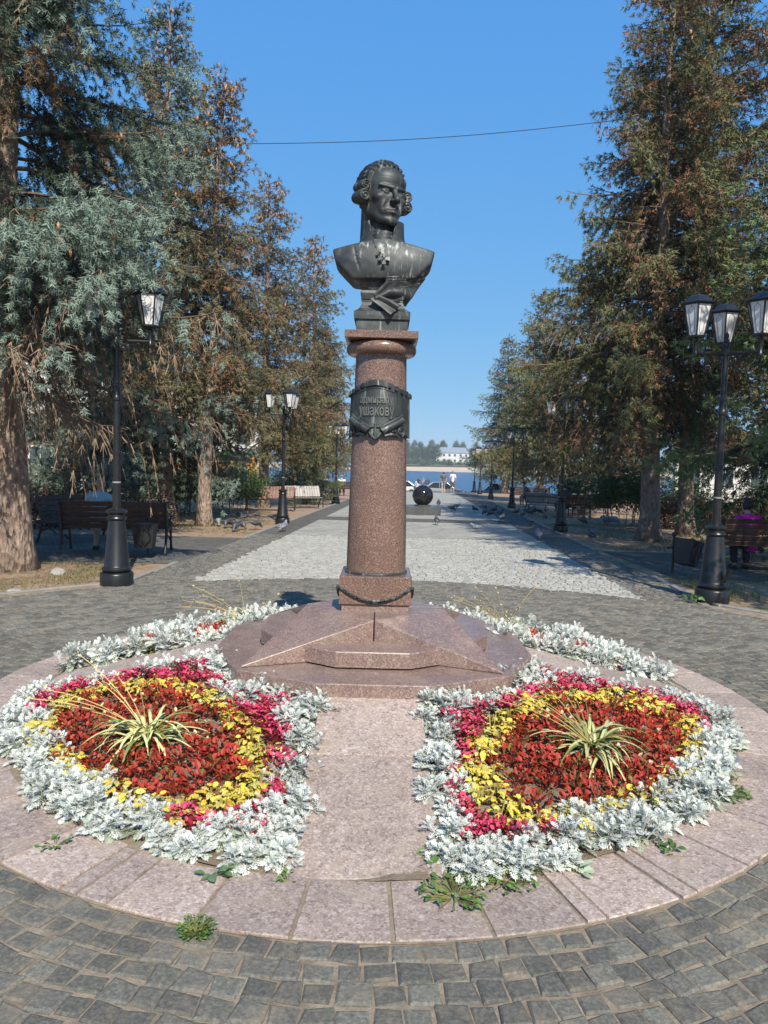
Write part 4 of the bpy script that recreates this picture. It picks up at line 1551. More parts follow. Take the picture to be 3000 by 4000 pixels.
def shoots_mesh(name, O, D, L, W, C, Ct, nb, g, fwd=.50, hbf=.13):
    """needle shoots: nb blades each, set round a short axis like a bottle brush"""
    n = len(O)
    up = np.tile(np.array([[0, 0, 1.0]]), (n, 1))
    A = np.cross(D, up)
    bad = np.linalg.norm(A, axis=1) < .1
    A[bad] = np.cross(D[bad], np.array([[1.0, 0, 0]]))
    A = unit(A)
    B = unit(np.cross(A, D))
    ph = g.uniform(0, 2 * math.pi, n)
    V = np.zeros((n, nb, 3, 3), np.float32)
    Cc = np.zeros((n, nb, 3, 3), np.float32)
    for k in range(nb):
        u = (k + .5) / nb
        a = ph + k * 2.4
        rad = A * np.cos(a)[:, None] + B * np.sin(a)[:, None]
        w = W * g.uniform(.7, 1.15, n) * (1.0 if k < nb - 1 else .35)
        base = O + D * (L * u * .8)[:, None]
        hb = (L * hbf)[:, None]
        tip = base + rad * w[:, None] + D * (L * fwd)[:, None]
        V[:, k, 0] = base - D * hb
        V[:, k, 1] = base + D * hb
        V[:, k, 2] = tip
        Cc[:, k, 0] = C
        Cc[:, k, 1] = C
        Cc[:, k, 2] = Ct
    return mesh_np(name, V.reshape(-1, 3), np.arange(n * nb * 3, dtype=np.int32).reshape(-1, 3), False, Cc.reshape(-1, 3))

def ribbons(name, P0, P1, w, material, parent):
    n = len(P0)
    D = unit(P1 - P0)
    A = unit(np.cross(D, unit(np.sin(P0 * 91.7 + 1.3) + .01))) * w * 1.5
    V = np.stack([P0 - A, P0 + A, P1 + A * .5, P1 - A * .5], 1)
    me = mesh_np(name, V.reshape(-1, 3), np.arange(n * 4, dtype=np.int32).reshape(-1, 4))
    return put(name, me, material, parent)

def thin_tubes(name, P0, P1, r0, r1, material, parent):
    """three-sided tapered sticks"""
    n = len(P0)
    D = unit(P1 - P0)
    A = np.cross(D, np.array([[.31, .52, .79]]))
    A = unit(A)
    B = np.cross(D, A)
    V = np.zeros((n, 6, 3), np.float32)
    for k in range(3):
        a = 2 * math.pi * k / 3
        off = A * math.cos(a) + B * math.sin(a)
        V[:, k] = P0 + off * r0[:, None]
        V[:, 3 + k] = P1 + off * r1[:, None]
    q = np.array([(0, 1, 4, 3), (1, 2, 5, 4), (2, 0, 3, 5)], np.int32)
    Q = q[None] + (np.arange(n, dtype=np.int32) * 6)[:, None, None]
    me = mesh_np(name, V.reshape(-1, 3), Q.reshape(-1, 4), True)
    return put(name, me, material, parent)

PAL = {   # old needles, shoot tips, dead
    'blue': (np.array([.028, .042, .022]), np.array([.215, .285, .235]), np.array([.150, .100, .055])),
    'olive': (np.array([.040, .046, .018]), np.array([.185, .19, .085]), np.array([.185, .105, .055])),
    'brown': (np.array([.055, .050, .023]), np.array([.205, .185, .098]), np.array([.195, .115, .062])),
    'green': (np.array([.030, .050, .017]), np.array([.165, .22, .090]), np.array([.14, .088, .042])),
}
def spruce(label, loc, H, RAD, z0, pal, seed, fine=1.0, nb=6, dead=.25, tipf=.6, cones=0, twigs=0, trunk_r=.22, lean=(0, 0), bare=0.0, whorl=.42, group='spruces lining the square', sector=None, droop=1.0, taper=.78, extra=(), lowdead=0.0):
    g = np.random.default_rng(seed)
    t = thing('spruce_tree', label, 'tree', loc, 0, group)
    old, tipc, ded = PAL[pal]
    axis = lambda z: np.array([lean[0] * (z / H) + .05 * math.sin(z * .9 + seed), lean[1] * (z / H) + .05 * math.cos(z * .8 + seed), z])
    # trunk
    zs = np.linspace(-.15, H, 26)
    pth = [tuple(axis(z)) for z in zs]
    rad = [trunk_r * (1.55 if z < 0 else 1 + .45 * math.exp(-z / .22)) * max(.06, 1 - .93 * max(0, z) / H) for z in zs]
    mb = MB().tube(pth, rad, 14)
    mb.build('trunk', M['bark'], t, True)
    B0, B1, Br0, Br1 = [], [], [], []
    BL = []          # branchlets: p(3) d(3) length hang dead naked s ff health
    CO = []
    z = z0
    az = g.uniform(0, 6.28)
    while z < H - .25:
        f = (z - z0) / (H - z0)
        nbr = 5 if f < .7 else 4
        own = list(extra) if z == z0 else []
        for k in range(nbr + len(own)):
            az += 2 * math.pi / nbr + g.normal(0, .25)
            zz = z + g.uniform(-.18, .18)
            if k >= nbr:
                az, zz = own[k - nbr][:2]
            ff = min(1, max(0, (zz - z0) / (H - z0)))
            Lb = RAD * ((1 - ff) ** taper) * g.uniform(.55, 1.22) * (.75 + .25 * min(1, ff / .12)) + .22
            if k >= nbr:
                Lb = own[k - nbr][2]
            el = R(28) * ff + R(8) * (1 - ff) + g.normal(0, .08)
            dr = droop * (.34 * (1 - ff) ** .7 + .05)
            h = np.array([math.cos(az), math.sin(az), 0])
            side = np.array([-h[1], h[0], 0])
            o = axis(zz)
            te = math.tan(el)
            def ax_pt(s_):
                s_ = np.asarray(s_)[..., None]
                return o + h * (Lb * s_) + np.array([0, 0, Lb]) * (te * s_ - dr * 1.55 * s_ ** 1.6 + dr * .75 * s_ ** 3.4)
            ns = max(4, int(Lb / .28))
            ss = np.linspace(0, 1, ns + 1)
            pts = ax_pt(ss)
            rb = .012 + .011 * Lb
            B0.append(pts[:-1]); B1.append(pts[1:])
            Br0.append(rb * (1 - .85 * ss[:-1])); Br1.append(rb * (1 - .85 * ss[1:]))
            health = g.uniform()
            isbare = g.uniform() < bare * (1 - ff) ** .5
            dead_ = dead
            if k >= nbr:
                isbare, dead_ = own[k - nbr][3] > .6, own[k - nbr][3]
            n2 = max(3, int(Lb / (.120 / fine)))
            s_ = np.clip(.12 + .88 * (np.arange(n2) + g.uniform(-.3, .3, n2)) / (n2 - 1), .1, 1.0)
            s_ = np.repeat(s_, 2)
            sg = np.tile([-1.0, 1.0], n2)
            m2 = len(s_)
            p = ax_pt(s_)
            fw = unit(ax_pt(np.minimum(1, s_ + .02)) - ax_pt(s_ - .02))
            lb = np.minimum(.85, (.15 + .30 * Lb * (1 - s_) ** .75) * g.uniform(.6, 1.25, m2))
            vert = g.uniform(0, 1, m2) < .34
            d0 = fw * .75 + side * (sg * g.uniform(.35, 1.0, m2))[:, None]
            d0[:, 2] += np.where(vert, -.9, g.normal(-.02, .22, m2))
            d0 = unit(d0)
            hang = droop * g.uniform(.25, 1.15, m2) * (.35 + .65 * (1 - ff))
            pb = (.80 - .35 * s_ if (health < dead_ * .95 and k < nbr) else .22 * dead_ * (2.2 - 2 * s_) if k < nbr else dead_ * (1.5 - 1.3 * s_)) + (lowdead if ff < .16 and k < nbr else 0)
            isd = g.uniform(0, 1, m2) < pb
            nak = isd & (isbare | (g.uniform(0, 1, m2) < (.85 if lowdead and ff < .2 else .25)))
            BL.append(np.column_stack([p, d0, lb, hang, isd, nak, s_, np.full(m2, ff), np.full(m2, health)]))
            if cones:
                cm = g.uniform(0, 1, m2) < np.where(ff > .70, cones * (ff - .6), cones * .004)
                CO += list((p + d0 * (lb * .8)[:, None])[cm] + np.array([0, 0, -.05]))
        z += whorl * 1.22 * (1 - .38 * f) * g.uniform(.8, 1.2)
    B0, B1, Br0, Br1 = map(np.concatenate, (B0, B1, Br0, Br1))
    BL = np.concatenate(BL)
    m = np.maximum(1, (BL[:, 6] / (.092 / fine)).astype(int))
    rep = np.repeat(np.arange(len(BL)), m)
    j = np.arange(len(rep)) - np.repeat(np.cumsum(m) - m, m)
    b_ = BL[rep]
    u0, u1 = j / m[rep], (j + 1) / m[rep]
    zdir = np.array([[0, 0, 1.0]])
    at_ = lambda u: b_[:, :3] + b_[:, 3:6] * (b_[:, 6] * u)[:, None] - zdir * (b_[:, 7] * b_[:, 6] * u * u)[:, None]
    q0, q1 = at_(u0), at_(u1)
    dd = unit(q1 - q0)
    isd, nak = b_[:, 8] > .5, b_[:, 9] > .5
    tw = nak | ((j == 0) & (g.uniform(0, 1, len(j)) < .35))
    T0, T1 = [q0[tw]], [q1[tw]]
    for e in (-1, 1):
        dn = unit(dd[nak] + e * np.cross(dd[nak], zdir) * .9 - zdir * .3)
        T0.append(q1[nak]); T1.append(q1[nak] + dn * g.uniform(.06, .17, nak.sum())[:, None])
    T0, T1 = np.concatenate(T0), np.concatenate(T1)
    live = np.repeat(np.where(~nak)[0], 3)
    n = len(live)
    ffv, sv, uv = b_[live, 11], b_[live, 10], u1[live]
    sd = dd[live] * .8 + g.normal(0, .42, (n, 3))
    sd[:, 2] += np.where(ffv > .5, .10, -.12)
    D = unit(sd)
    Ls = .125 / fine ** .75 * g.uniform(.75, 1.35, n)
    Ws = Ls * .38
    O = q1[live] - dd[live] * (Ls * .2)[:, None]
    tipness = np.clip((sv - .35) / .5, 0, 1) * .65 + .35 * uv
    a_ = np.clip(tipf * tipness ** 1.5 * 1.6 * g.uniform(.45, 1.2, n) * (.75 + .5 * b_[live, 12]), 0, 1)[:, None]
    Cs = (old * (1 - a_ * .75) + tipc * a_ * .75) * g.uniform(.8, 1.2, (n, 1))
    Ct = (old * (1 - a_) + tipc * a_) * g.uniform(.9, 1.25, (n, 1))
    dm = isd[live]
    cd = ded * g.uniform(.65, 1.35, (n, 1))
    Cs[dm], Ct[dm] = cd[dm], cd[dm] * 1.2
    O, D, Ls, Ws, Cs, Ct = [list(v_) for v_ in (O, D, Ls, Ws, Cs, Ct)]
    # leader shoots
    for i in range(14):
        O.append(axis(H - .02 - .05 * i)); D.append(unit(np.array([g.normal(0, .5), g.normal(0, .5), 1.0]))); Ls.append(.14); Ws.append(.045); Cs.append(old); Ct.append(tipc * .8)
    arr = lambda a_: np.array(a_, np.float32)
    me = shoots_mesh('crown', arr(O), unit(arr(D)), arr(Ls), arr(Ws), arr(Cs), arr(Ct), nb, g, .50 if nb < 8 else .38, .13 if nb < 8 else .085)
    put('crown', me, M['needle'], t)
    tag(thin_tubes('branches', arr(B0), arr(B1), arr(Br0), arr(Br1), M['twig'], t), kind='stuff')
    if len(T0):
        T0, T1 = arr(T0), arr(T1)
        tag(ribbons('twigs', T0, T1, .0042 / fine ** .3, M['pale_twig'] if bare > .3 else M['twig'], t), kind='stuff')
    if CO:
        CO = arr(CO)
        reps = np.repeat(CO, 3, axis=0) + g.normal(0, .07, (len(CO) * 3, 3))
        v0 = []
        ring = [(math.cos(a_), math.sin(a_)) for a_ in np.linspace(0, 2 * math.pi, 6)[:-1]]
        cs = .050
        Vc = [(0, 0, 0)] + [(x * .017, y * .017, -cs * .5) for x, y in ring] + [(x * .019, y * .019, -cs * 1.3) for x, y in ring] + [(0, 0, -cs * 2.4)]
        Vc = np.array(Vc, np.float32) * (1.25 if fine < 1.2 else 1.0)
        Fc = [(0, 1 + (i + 1) % 5, 1 + i) for i in range(5)] + [(1 + i, 1 + (i + 1) % 5, 6 + (i + 1) % 5) for i in range(5)] + [(1 + i, 6 + (i + 1) % 5, 6 + i) for i in range(5)] + [(11, 6 + i, 6 + (i + 1) % 5) for i in range(5)]
        Fc = np.array(Fc, np.int32)
        V = reps[:, None] + Vc[None]
        Fq = Fc[None] + (np.arange(len(reps), dtype=np.int32) * 12)[:, None, None]
        tag(put('cones', mesh_np('cones', V.reshape(-1, 3), Fq.reshape(-1, 3), True), M['cone'], t), kind='stuff')
    return t
NT = [0]
def sp(label, x, y, H, RAD, z0, pal, seed, **k):
    return spruce(label, (x, y, zg(y) - .02), H, RAD, z0, pal, seed, **k)
T_A = sp('big silvery blue spruce with its trunk cut by the picture edge', -5.42, 10.5, 12.5, 3.2, 2.75, 'blue', 1, fine=1.2, nb=10, dead=.30, tipf=.85, cones=.4, trunk_r=.27, bare=.6, whorl=.40, droop=1.2, taper=.62, extra=((R(-44), 4.3, 3.1, 1.4), (R(-50), 3.75, 2.7, 1.6), (R(-36), 4.75, 3.2, .1), (R(-60), 4.6, 2.8, .1), (R(-48), 4.5, 3.0, .1), (R(-42), 4.15, 2.9, .1), (R(-54), 4.25, 2.9, .1), (R(-38), 4.4, 3.0, .1), (R(-30), 4.6, 3.1, .1), (R(-46), 4.9, 3.0, .1), (R(-20), 4.2, 2.9, .9), (R(-70), 3.5, 2.2, 1.6)), lowdead=.75)
T_B = sp('blue spruce with stout bare trunk behind the slatted bench', -6.30, 21.0, 14.6, 3.3, 1.9, 'blue', 2, fine=.84, nb=7, dead=.28, tipf=.75, cones=.4, trunk_r=.24, bare=.4, droop=1.15, taper=.86, whorl=.38)
T_C = sp('brown spruce with a leaning pale trunk and cone-laden top', -4.80, 19.5, 11.9, 1.95, 3.2, 'brown', 3, fine=.88, nb=6, dead=.38, tipf=.6, cones=1.0, trunk_r=.19, bare=.5, lean=(.35, .2), whorl=.32)
T_D = sp('brown spruce behind the red-brown bench, its tip full of cones', -4.85, 29.5, 13.0, 2.9, 2.6, 'brown', 4, fine=.74, nb=6, dead=.36, tipf=.65, cones=.9, trunk_r=.22, bare=.4, whorl=.36)
T_E = sp('tall spruce with a brown ragged crown and two-tone trunk by the shrub', 6.63, 18.3, 14.9, 3.1, 3.3, 'olive', 8, fine=.88, nb=6, dead=.52, tipf=.7, cones=.25, trunk_r=.25, bare=.4, whorl=.38, taper=.84, droop=1.15)
T_F = sp('tall spruce standing just behind the ragged one, by the red hedge', 8.35, 20.2, 16.0, 3.9, 3.2, 'olive', 9, fine=.76, nb=6, dead=.48, tipf=.65, cones=.3, trunk_r=.22, bare=.4, whorl=.40, taper=.55)
T_G = sp('broad olive spruce overhanging the bench with three people', 8.6, 31.0, 11.6, 3.7, 2.3, 'olive', 10, fine=.70, nb=6, dead=.26, tipf=.9, trunk_r=.22, whorl=.35)
T_J = sp('fresh green spruce sweeping low over the person in magenta', 8.0, 13.5, 10.0, 2.85, .9, 'green', 13, fine=.92, nb=6, dead=.12, tipf=.9, trunk_r=.18, whorl=.38, droop=.8)
def again(src, label, x, y, sxy, sz, rz):
    return dup(src, label, None, (x, y, zg(y) - .02), R(rz), (sxy, sxy, sz))
again(T_D, 'slender-tipped brown spruce, last of the row beside the column', -3.80, 37.8, .95, 1.03, 130)
again(T_J, 'small yellow-green spruce behind the pale curved bench', -3.6, 33.5, .58, .52, 200)
again(T_G, 'spruce glimpsed far down the shaded side by the river', -4.4, 52.0, .8, 1.03, 70)
again(T_G, 'olive spruce in the middle of the row behind the pigeons', 9.3, 44.0, 1.0, 1.09, 160)
again(T_B, 'last green spruce of the row, spreading over the river', 10.4, 63.5, 1.15, .94, 100)
again(T_E, 'spruce beside the square whose shade falls across the lamp base', 6.75, 7.1, .84, 1.0, 90)
again(T_B, 'spruce deeper in the park behind the blue spruces', -9.8, 24.5, .92, .80, 215)
again(T_B, 'dark spruce beside the parked white car', -10.5, 15.0, .85, .70, 40)
# ------------------------------------------------------------------ flower beds
def leaf_template(kind):
    """flat leaf along +X, unit length; returns verts and triangles"""
    V, T = [], []
    def tri(*p):
        n = len(V)
        V.extend(p)
        T.append((n, n + 1, n + 2))
    def quad(a, b, c, d):
        tri(a, b, c)
        tri(a, c, d)
    if kind == 'lobed':
        xs = [0, .25, .5, .75, 1.0]
        ws = [.035, .05, .055, .05, .02]
        for i in range(4):
            quad((xs[i], -ws[i], 0), (xs[i + 1], -ws[i + 1], 0), (xs[i + 1], ws[i + 1], 0), (xs[i], ws[i], 0))
        for i, (x, L) in enumerate(((.22, .26), (.40, .34), (.58, .34), (.74, .27), (.88, .18))):
            for s in (-1, 1):
                a = R(52 - 5 * i)
                c, sn = math.cos(a), math.sin(a)
                bx, by = x, s * .04
                mx, my = bx + c * L * .62, by + s * sn * L * .62
                px_, py_ = -sn, c * s
                w = .045
                tri((bx - .045, by, 0), (bx + .045, by, 0), (mx, my, .02))
                for q in (-.42, .42):
                    tx, ty = mx + math.cos(a + q) * L * .48, my + s * math.sin(a + q) * L * .48
                    tri((mx - px_ * w - c * .06, my - py_ * w - s * sn * .06, .01), (mx + px_ * w - c * .06, my + py_ * w - s * sn * .06, .01), (tx, ty, .03))
        quad((.86, -.05, 0), (1.0, -.05, 0), (1.0, .05, 0), (.86, .05, 0))
        tri((.95, -.05, 0), (.95, .05, 0), (1.16, 0, 0))
    elif kind == 'oval':
        xs = [0, .18, .45, .75, 1.0]
        ws = [.03, .22, .34, .24, .0]
        for i in range(4):
            z0, z1 = .10 * (ws[i] / .34), .10 * (ws[i + 1] / .34)
            quad((xs[i], 0, 0), (xs[i + 1], 0, 0), (xs[i + 1], ws[i + 1], z1), (xs[i], ws[i], z0))
            quad((xs[i], -ws[i], z0), (xs[i + 1], -ws[i + 1], z1), (xs[i + 1], 0, 0), (xs[i], 0, 0))
    elif kind == 'card':
        quad((0, 0, 0), (.5, -.30, .08), (1, 0, 0), (.5, .30, .08))
    elif kind == 'ruffle':
        n = 6
        for s in (-1, 1):
            for i in range(n):
                f0, f1 = i / n, (i + 1) / n
                w = lambda f: .38 * math.sin(math.pi * min(1, f * .92 + .06)) ** .6
                zz = lambda k: .10 * (1 if k % 2 else -.4)
                quad((f0, 0, 0), (f1, 0, 0), (f1, s * w(f1), zz(i + 1)), (f0, s * w(f0), zz(i)))
    return np.array(V, np.float32), np.array(T, np.int32)
TEMPL = {k: leaf_template(k) for k in ('lobed', 'oval', 'ruffle', 'card')}

def leaves(kind, base, az, pitch, length, roll, curl, cols):
    """many leaves at once"""
    Vt, Tt = TEMPL[kind]
    n = len(base)
    P = np.tile(Vt[None], (n, 1, 1)) * length[:, None, None]
    # curl: bend downward along the length
    x = Vt[None, :, 0]
    P[..., 2] -= curl[:, None] * length[:, None] * x ** 2
    cr, sr = np.cos(roll)[:, None], np.sin(roll)[:, None]
    y, z = P[..., 1] * cr - P[..., 2] * sr, P[..., 1] * sr + P[..., 2] * cr
    cp, spp = np.cos(pitch)[:, None], np.sin(pitch)[:, None]
    x2, z2 = P[..., 0] * cp - z * spp, P[..., 0] * spp + z * cp
    ca, sa = np.cos(az)[:, None], np.sin(az)[:, None]
    X = x2 * ca - y * sa + base[:, None, 0]
    Y = x2 * sa + y * ca + base[:, None, 1]
    Z = z2 + base[:, None, 2]
    V = np.stack([X, Y, Z], -1).reshape(-1, 3)
    T = (Tt[None] + (np.arange(n, dtype=np.int32) * len(Vt))[:, None, None]).reshape(-1, 3)
    C = np.repeat(cols[:, None], len(Vt), 1)
    tip = np.clip(Vt[:, 0], 0, 1)[None, :, None]
    C = C * (.88 + .18 * tip)
    return V, T, C.reshape(-1, 3)

def merge(parts):
    V, T, C, o = [], [], [], 0
    for v, t, c in parts:
        V.append(v); T.append(t + o); C.append(c); o += len(v)
    return np.concatenate(V), np.concatenate(T), np.concatenate(C)

def stems(P0, P1, r, col):
    n = len(P0)
    D = unit(P1 - P0)
    A = unit(np.cross(D, np.array([[.3, .5, .8]])))
    B = np.cross(D, A)
    V = np.zeros((n, 6, 3), np.float32)
    for k in range(3):
        a = 2 * math.pi * k / 3
        off = (A * math.cos(a) + B * math.sin(a)) * r
        V[:, k], V[:, 3 + k] = P0 + off, P1 + off * .7
    t = np.array([(0, 1, 4), (0, 4, 3), (1, 2, 5), (1, 5, 4), (2, 0, 3), (2, 3, 5)], np.int32)
    T = (t[None] + (np.arange(n, dtype=np.int32) * 6)[:, None, None]).reshape(-1, 3)
    return V.reshape(-1, 3), T, np.tile(np.array([col], np.float32), (n * 6, 1))

def dusty(seed):
    g = np.random.default_rng(seed)
    parts = []
    ns = 12
    P0, P1, b, az, pit, Ls, cl, cu = [], [], [], [], [], [], [], []
    for i in range(ns):
        a = 2 * math.pi * i / ns + g.normal(0, .3)
        rr_ = g.uniform(.015, .105) if i else 0
        hh = g.uniform(.09, .15) * (1 - .25 * rr_ / .1) + .02
        base = np.array([rr_ * .3 * math.cos(a), rr_ * .3 * math.sin(a), 0])
        top = np.array([rr_ * math.cos(a), rr_ * math.sin(a), hh])
        P0.append(base); P1.append(top)
        m = 10
        for j in range(m):
            f = j / (m - 1)
            pos = base + (top - base) * (.30 + .70 * f)
            aa = a * .0 + j * 2.4 + g.normal(0, .3) + i
            outw = math.atan2(pos[1], pos[0])
            if f < .7 and g.uniform() < .6 and rr_ > .03:
                aa = outw + g.normal(0, .7)
            b.append(pos); az.append(aa)
            pit.append(R(5) + f * R(62) + g.normal(0, .18))
            Ls.append((.070 - .026 * f) * g.uniform(.7, 1.25))
            cu.append(.55 * (1 - f) + .1)
            k = g.uniform(.86, 1.10)
            cl.append(np.array([.68, .72, .655]) * k if f > .25 or g.uniform() < .6 else np.array([.40, .46, .34]) * k)
    parts.append(stems(np.array(P0), np.array(P1), .004, (.45, .48, .42)))
    n = len(b)
    parts.append(leaves('lobed', np.array(b), np.array(az), np.array(pit), np.array(Ls), g.normal(0, .35, n), np.array(cu), np.array(cl)))
    V, T, C = merge(parts)
    me = mesh_np('dusty_miller', V, T, False, C)
    me.materials.append(M['silver'])
    return me

def begonia(seed, flower):
    g = np.random.default_rng(seed)
    n = 52
    a = g.uniform(0, 2 * math.pi, n)
    rr_ = .058 * np.sqrt(g.uniform(0, 1, n))
    hz = g.uniform(.02, .085, n)
    b = np.stack([rr_ * np.cos(a), rr_ * np.sin(a), hz], 1)
    red = np.array([.54, .058, .028])
    dk = np.array([.30, .042, .024])
    gr = np.array([.20, .13, .030])
    if flower:
        red, dk = np.array([.40, .030, .050]), np.array([.20, .020, .030])
    mix_ = g.uniform(0, 1, (n, 1))
    col = red * mix_ + dk * (1 - mix_)
    k = g.uniform(0, 1, n) < .16
    col[k] = gr * g.uniform(.6, 1.3, (k.sum(), 1))
    parts = [leaves('oval', b, a + g.normal(0, .5, n), R(20) + hz / .085 * R(48) + g.normal(0, .2, n), g.uniform(.020, .036, n), g.normal(0, .3, n), g.uniform(.0, .4, n), col)]
    if flower:
        m = 40
        a = g.uniform(0, 2 * math.pi, m)
        rr_ = g.uniform(0, .06, m)
        b = np.stack([rr_ * np.cos(a), rr_ * np.sin(a), g.uniform(.07, .11, m)], 1)
        parts.append(leaves('oval', b, g.uniform(0, 6.28, m), g.uniform(.1, 1.0, m), g.uniform(.016, .026, m), g.normal(0, .4, m), np.zeros(m), np.array([.80, .075, .17]) * g.uniform(.65, 1.2, (m, 1))))
    else:
        m = 4
        a = g.uniform(0, 2 * math.pi, m)
        b = np.stack([.02 * np.cos(a), .02 * np.sin(a), g.uniform(.09, .11, m)], 1)
        parts.append(leaves('oval', b, a, g.uniform(.5, 1.2, m), g.uniform(.012, .020, m), g.normal(0, .4, m), np.zeros(m), np.array([.55, .03, .03]) * g.uniform(.8, 1.2, (m, 1))))
    nz = 7
    a = g.uniform(0, 6.28, nz)
    P1 = np.stack([.03 * np.cos(a), .03 * np.sin(a), np.full(nz, .075)], 1)
    parts.append(stems(P1 * np.array([[.3, .3, 0]]), P1, .003, (.20, .05, .03)))
    V, T, C = merge(parts)
    me = mesh_np('begonia', V, T, False, C)
    me.materials.append(M['petal'])
    return me

def coleus(seed):
    g = np.random.default_rng(seed)
    n = 36
    a = g.uniform(0, 2 * math.pi, n)
    rr_ = .050 * np.sqrt(g.uniform(0, 1, n))
    hz = g.uniform(.03, .105, n)
    b = np.stack([rr_ * np.cos(a), rr_ * np.sin(a), hz], 1)
    col = np.array([.84, .66, .10]) * g.uniform(.75, 1.12, (n, 1))
    k = g.uniform(0, 1, n) < .25
    col[k] = np.array([.62, .56, .16]) * g.uniform(.8, 1.1, (k.sum(), 1))
    parts = [leaves('ruffle', b, a + g.normal(0, .4, n), hz / .125 * R(40) - R(18) + g.normal(0, .25, n), g.uniform(.022, .038, n), g.normal(0, .4, n), g.uniform(.2, .8, n), col)]
    P1 = np.stack([.6 * b[:5, 0], .6 * b[:5, 1], np.full(5, .11)], 1)
    parts.append(stems(P1 * np.array([[.2, .2, 0]]), P1, .0035, (.42, .36, .10)))
    V, T, C = merge(parts)
    me = mesh_np('coleus', V, T, False, C)
    me.materials.append(M['petal'])
    return me

def spider(seed, n=78, stalks=11, size=1.0):
    g = np.random.default_rng(seed)
    V, T, C = [], [], []
    cw = np.array([.74, .70, .36])
    cgn = np.array([.30, .36, .10])
    for i in range(n):
        a = g.uniform(0, 6.28)
        L = g.uniform(.20, .38) * size
        el = g.uniform(R(25), R(85))
        w = .0085 * g.uniform(.8, 1.2)
        m = 8
        dirx = np.array([math.cos(a), math.sin(a), 0])
        sd = np.array([-math.sin(a), math.cos(a), 0])
        o = len(V)
        p = np.array([g.normal(0, .03), g.normal(0, .03), .01])
        ang = el
        inv = g.uniform() < .2
        for k in range(m + 1):
            f = k / m
            ww = w * (.6 + .6 * math.sin(math.pi * min(1, f * .85 + .1))) * (1 - f ** 4)
            dn = np.array([0, 0, .004])
            for q, cc in ((-1, cgn), (-.42, cw), (.42, cw), (1, cgn)):
                V.append(p + sd * ww * q + dn * abs(q)); C.append((cc if not inv else cgn * .8) * g.uniform(.93, 1.07))
            p = p + (dirx * math.cos(ang) + np.array([0, 0, math.sin(ang)])) * L / m
            ang -= g.uniform(.18, .34) * (1.2 if el > 1 else .8)
        for k in range(m):
            for q in range(3):
                A_ = o + k * 4 + q
                T += [(A_, A_ + 1, A_ + 5), (A_, A_ + 5, A_ + 4)]
    for i in range(stalks):
        a = g.uniform(0, 6.28) if i > 4 else g.uniform(R(140), R(220))
        L = g.uniform(.38, .62) * size
        el = g.uniform(R(18), R(60))
        pts = []
        p = np.array([0, 0, .05])
        ang = el
        for k in range(7):
            pts.append(p.copy())
            p = p + (np.array([math.cos(a), math.sin(a), 0]) * math.cos(ang) + np.array([0, 0, math.sin(ang)])) * L / 6
            ang -= .09
        pts = np.array(pts)
        v, t, c = stems(pts[:-1], pts[1:], .0028, (.62, .46, .16))
        o = len(V)
        V += list(v); T += [tuple(x + o for x in tt) for tt in t]; C += list(c)
        for e in (3, 5, 6):
            v, t, c = leaves('oval', np.tile(pts[e], (4, 1)), g.uniform(0, 6.28, 4), g.uniform(.2, 1.2, 4), g.uniform(.012, .026, 4), np.zeros(4), np.zeros(4), np.tile(np.array([[.66, .58, .34]]), (4, 1)))
            o = len(V)
            V += list(v); T += [tuple(x + o for x in tt) for tt in t]; C += list(c)
    me = mesh_np('spider_plant', np.array(V), np.array(T), False, np.array(C))
    me.materials.append(M['leaf'])
    return me

def weed(seed, n, spread, size, col):
    g = np.random.default_rng(seed)
    a = g.uniform(0, 6.28, n)
    rr_ = spread * np.sqrt(g.uniform(0, 1, n))
    b = np.stack([rr_ * np.cos(a), rr_ * np.sin(a), g.uniform(.004, .03, n)], 1)
    V, T, C = leaves('oval', b, a + g.normal(0, .8, n), g.uniform(.0, .6, n), size * g.uniform(.7, 1.3, n), g.normal(0, .3, n), g.uniform(0, .5, n), np.array(col) * g.uniform(.7, 1.3, (n, 1)))
    v2 = stems(b * np.array([[.3, .3, 0]]), b, .0018, (.20, .20, .06))
    V, T, C = merge([(V, T, C), v2])
    me = mesh_np('weed', V, T, False, C)
    me.materials.append(M['leaf'])
    return me

DUSTY = [dusty(i) for i in range(6)]
BRED = [begonia(20 + i, False) for i in range(6)]
BPINK = [begonia(40 + i, True) for i in range(5)]
COLE = [coleus(60 + i) for i in range(5)]

def slab_out(a, b):
    return max(a * .432 + b * .902 - 1.067, b * .432 + a * .902 - 1.067, max(a, b) - 1.03)
def scatter(g, cond, d, tries):
    P = []
    cell = {}
    for _ in range(tries):
        a, b = g.uniform(.30, 2.3), g.uniform(.30, 2.3)
        if not cond(a, b):
            continue
        k = (int(a / d), int(b / d))
        if all((a - q[0]) ** 2 + (b - q[1]) ** 2 > d * d for i in (-1, 0, 1) for j in (-1, 0, 1) for q in cell.get((k[0] + i, k[1] + j), ())):
            cell.setdefault(k, []).append((a, b))
            P.append((a, b))
    return P
def edge(a, b): return min(a - .31, b - .22, 2.24 - math.hypot(a, b), slab_out(a, b) + .02)
def oval(a, b):
    da, an = ((a - 1.2) + (b - 1.22)) / 1.4142, (-(a - 1.2) + (b - 1.22)) / 1.4142
    return (an / .93) ** 2 + (da / .43) ** 2
BEDS = [(-1, -1, 'front bed nearest the lamp with the benches'), (1, -1, 'front bed nearest the tilted bin'),
        (-1, 1, 'rear bed towards the big blue spruce'), (1, 1, 'rear bed towards the shaded benches')]
NCOUNT = {}
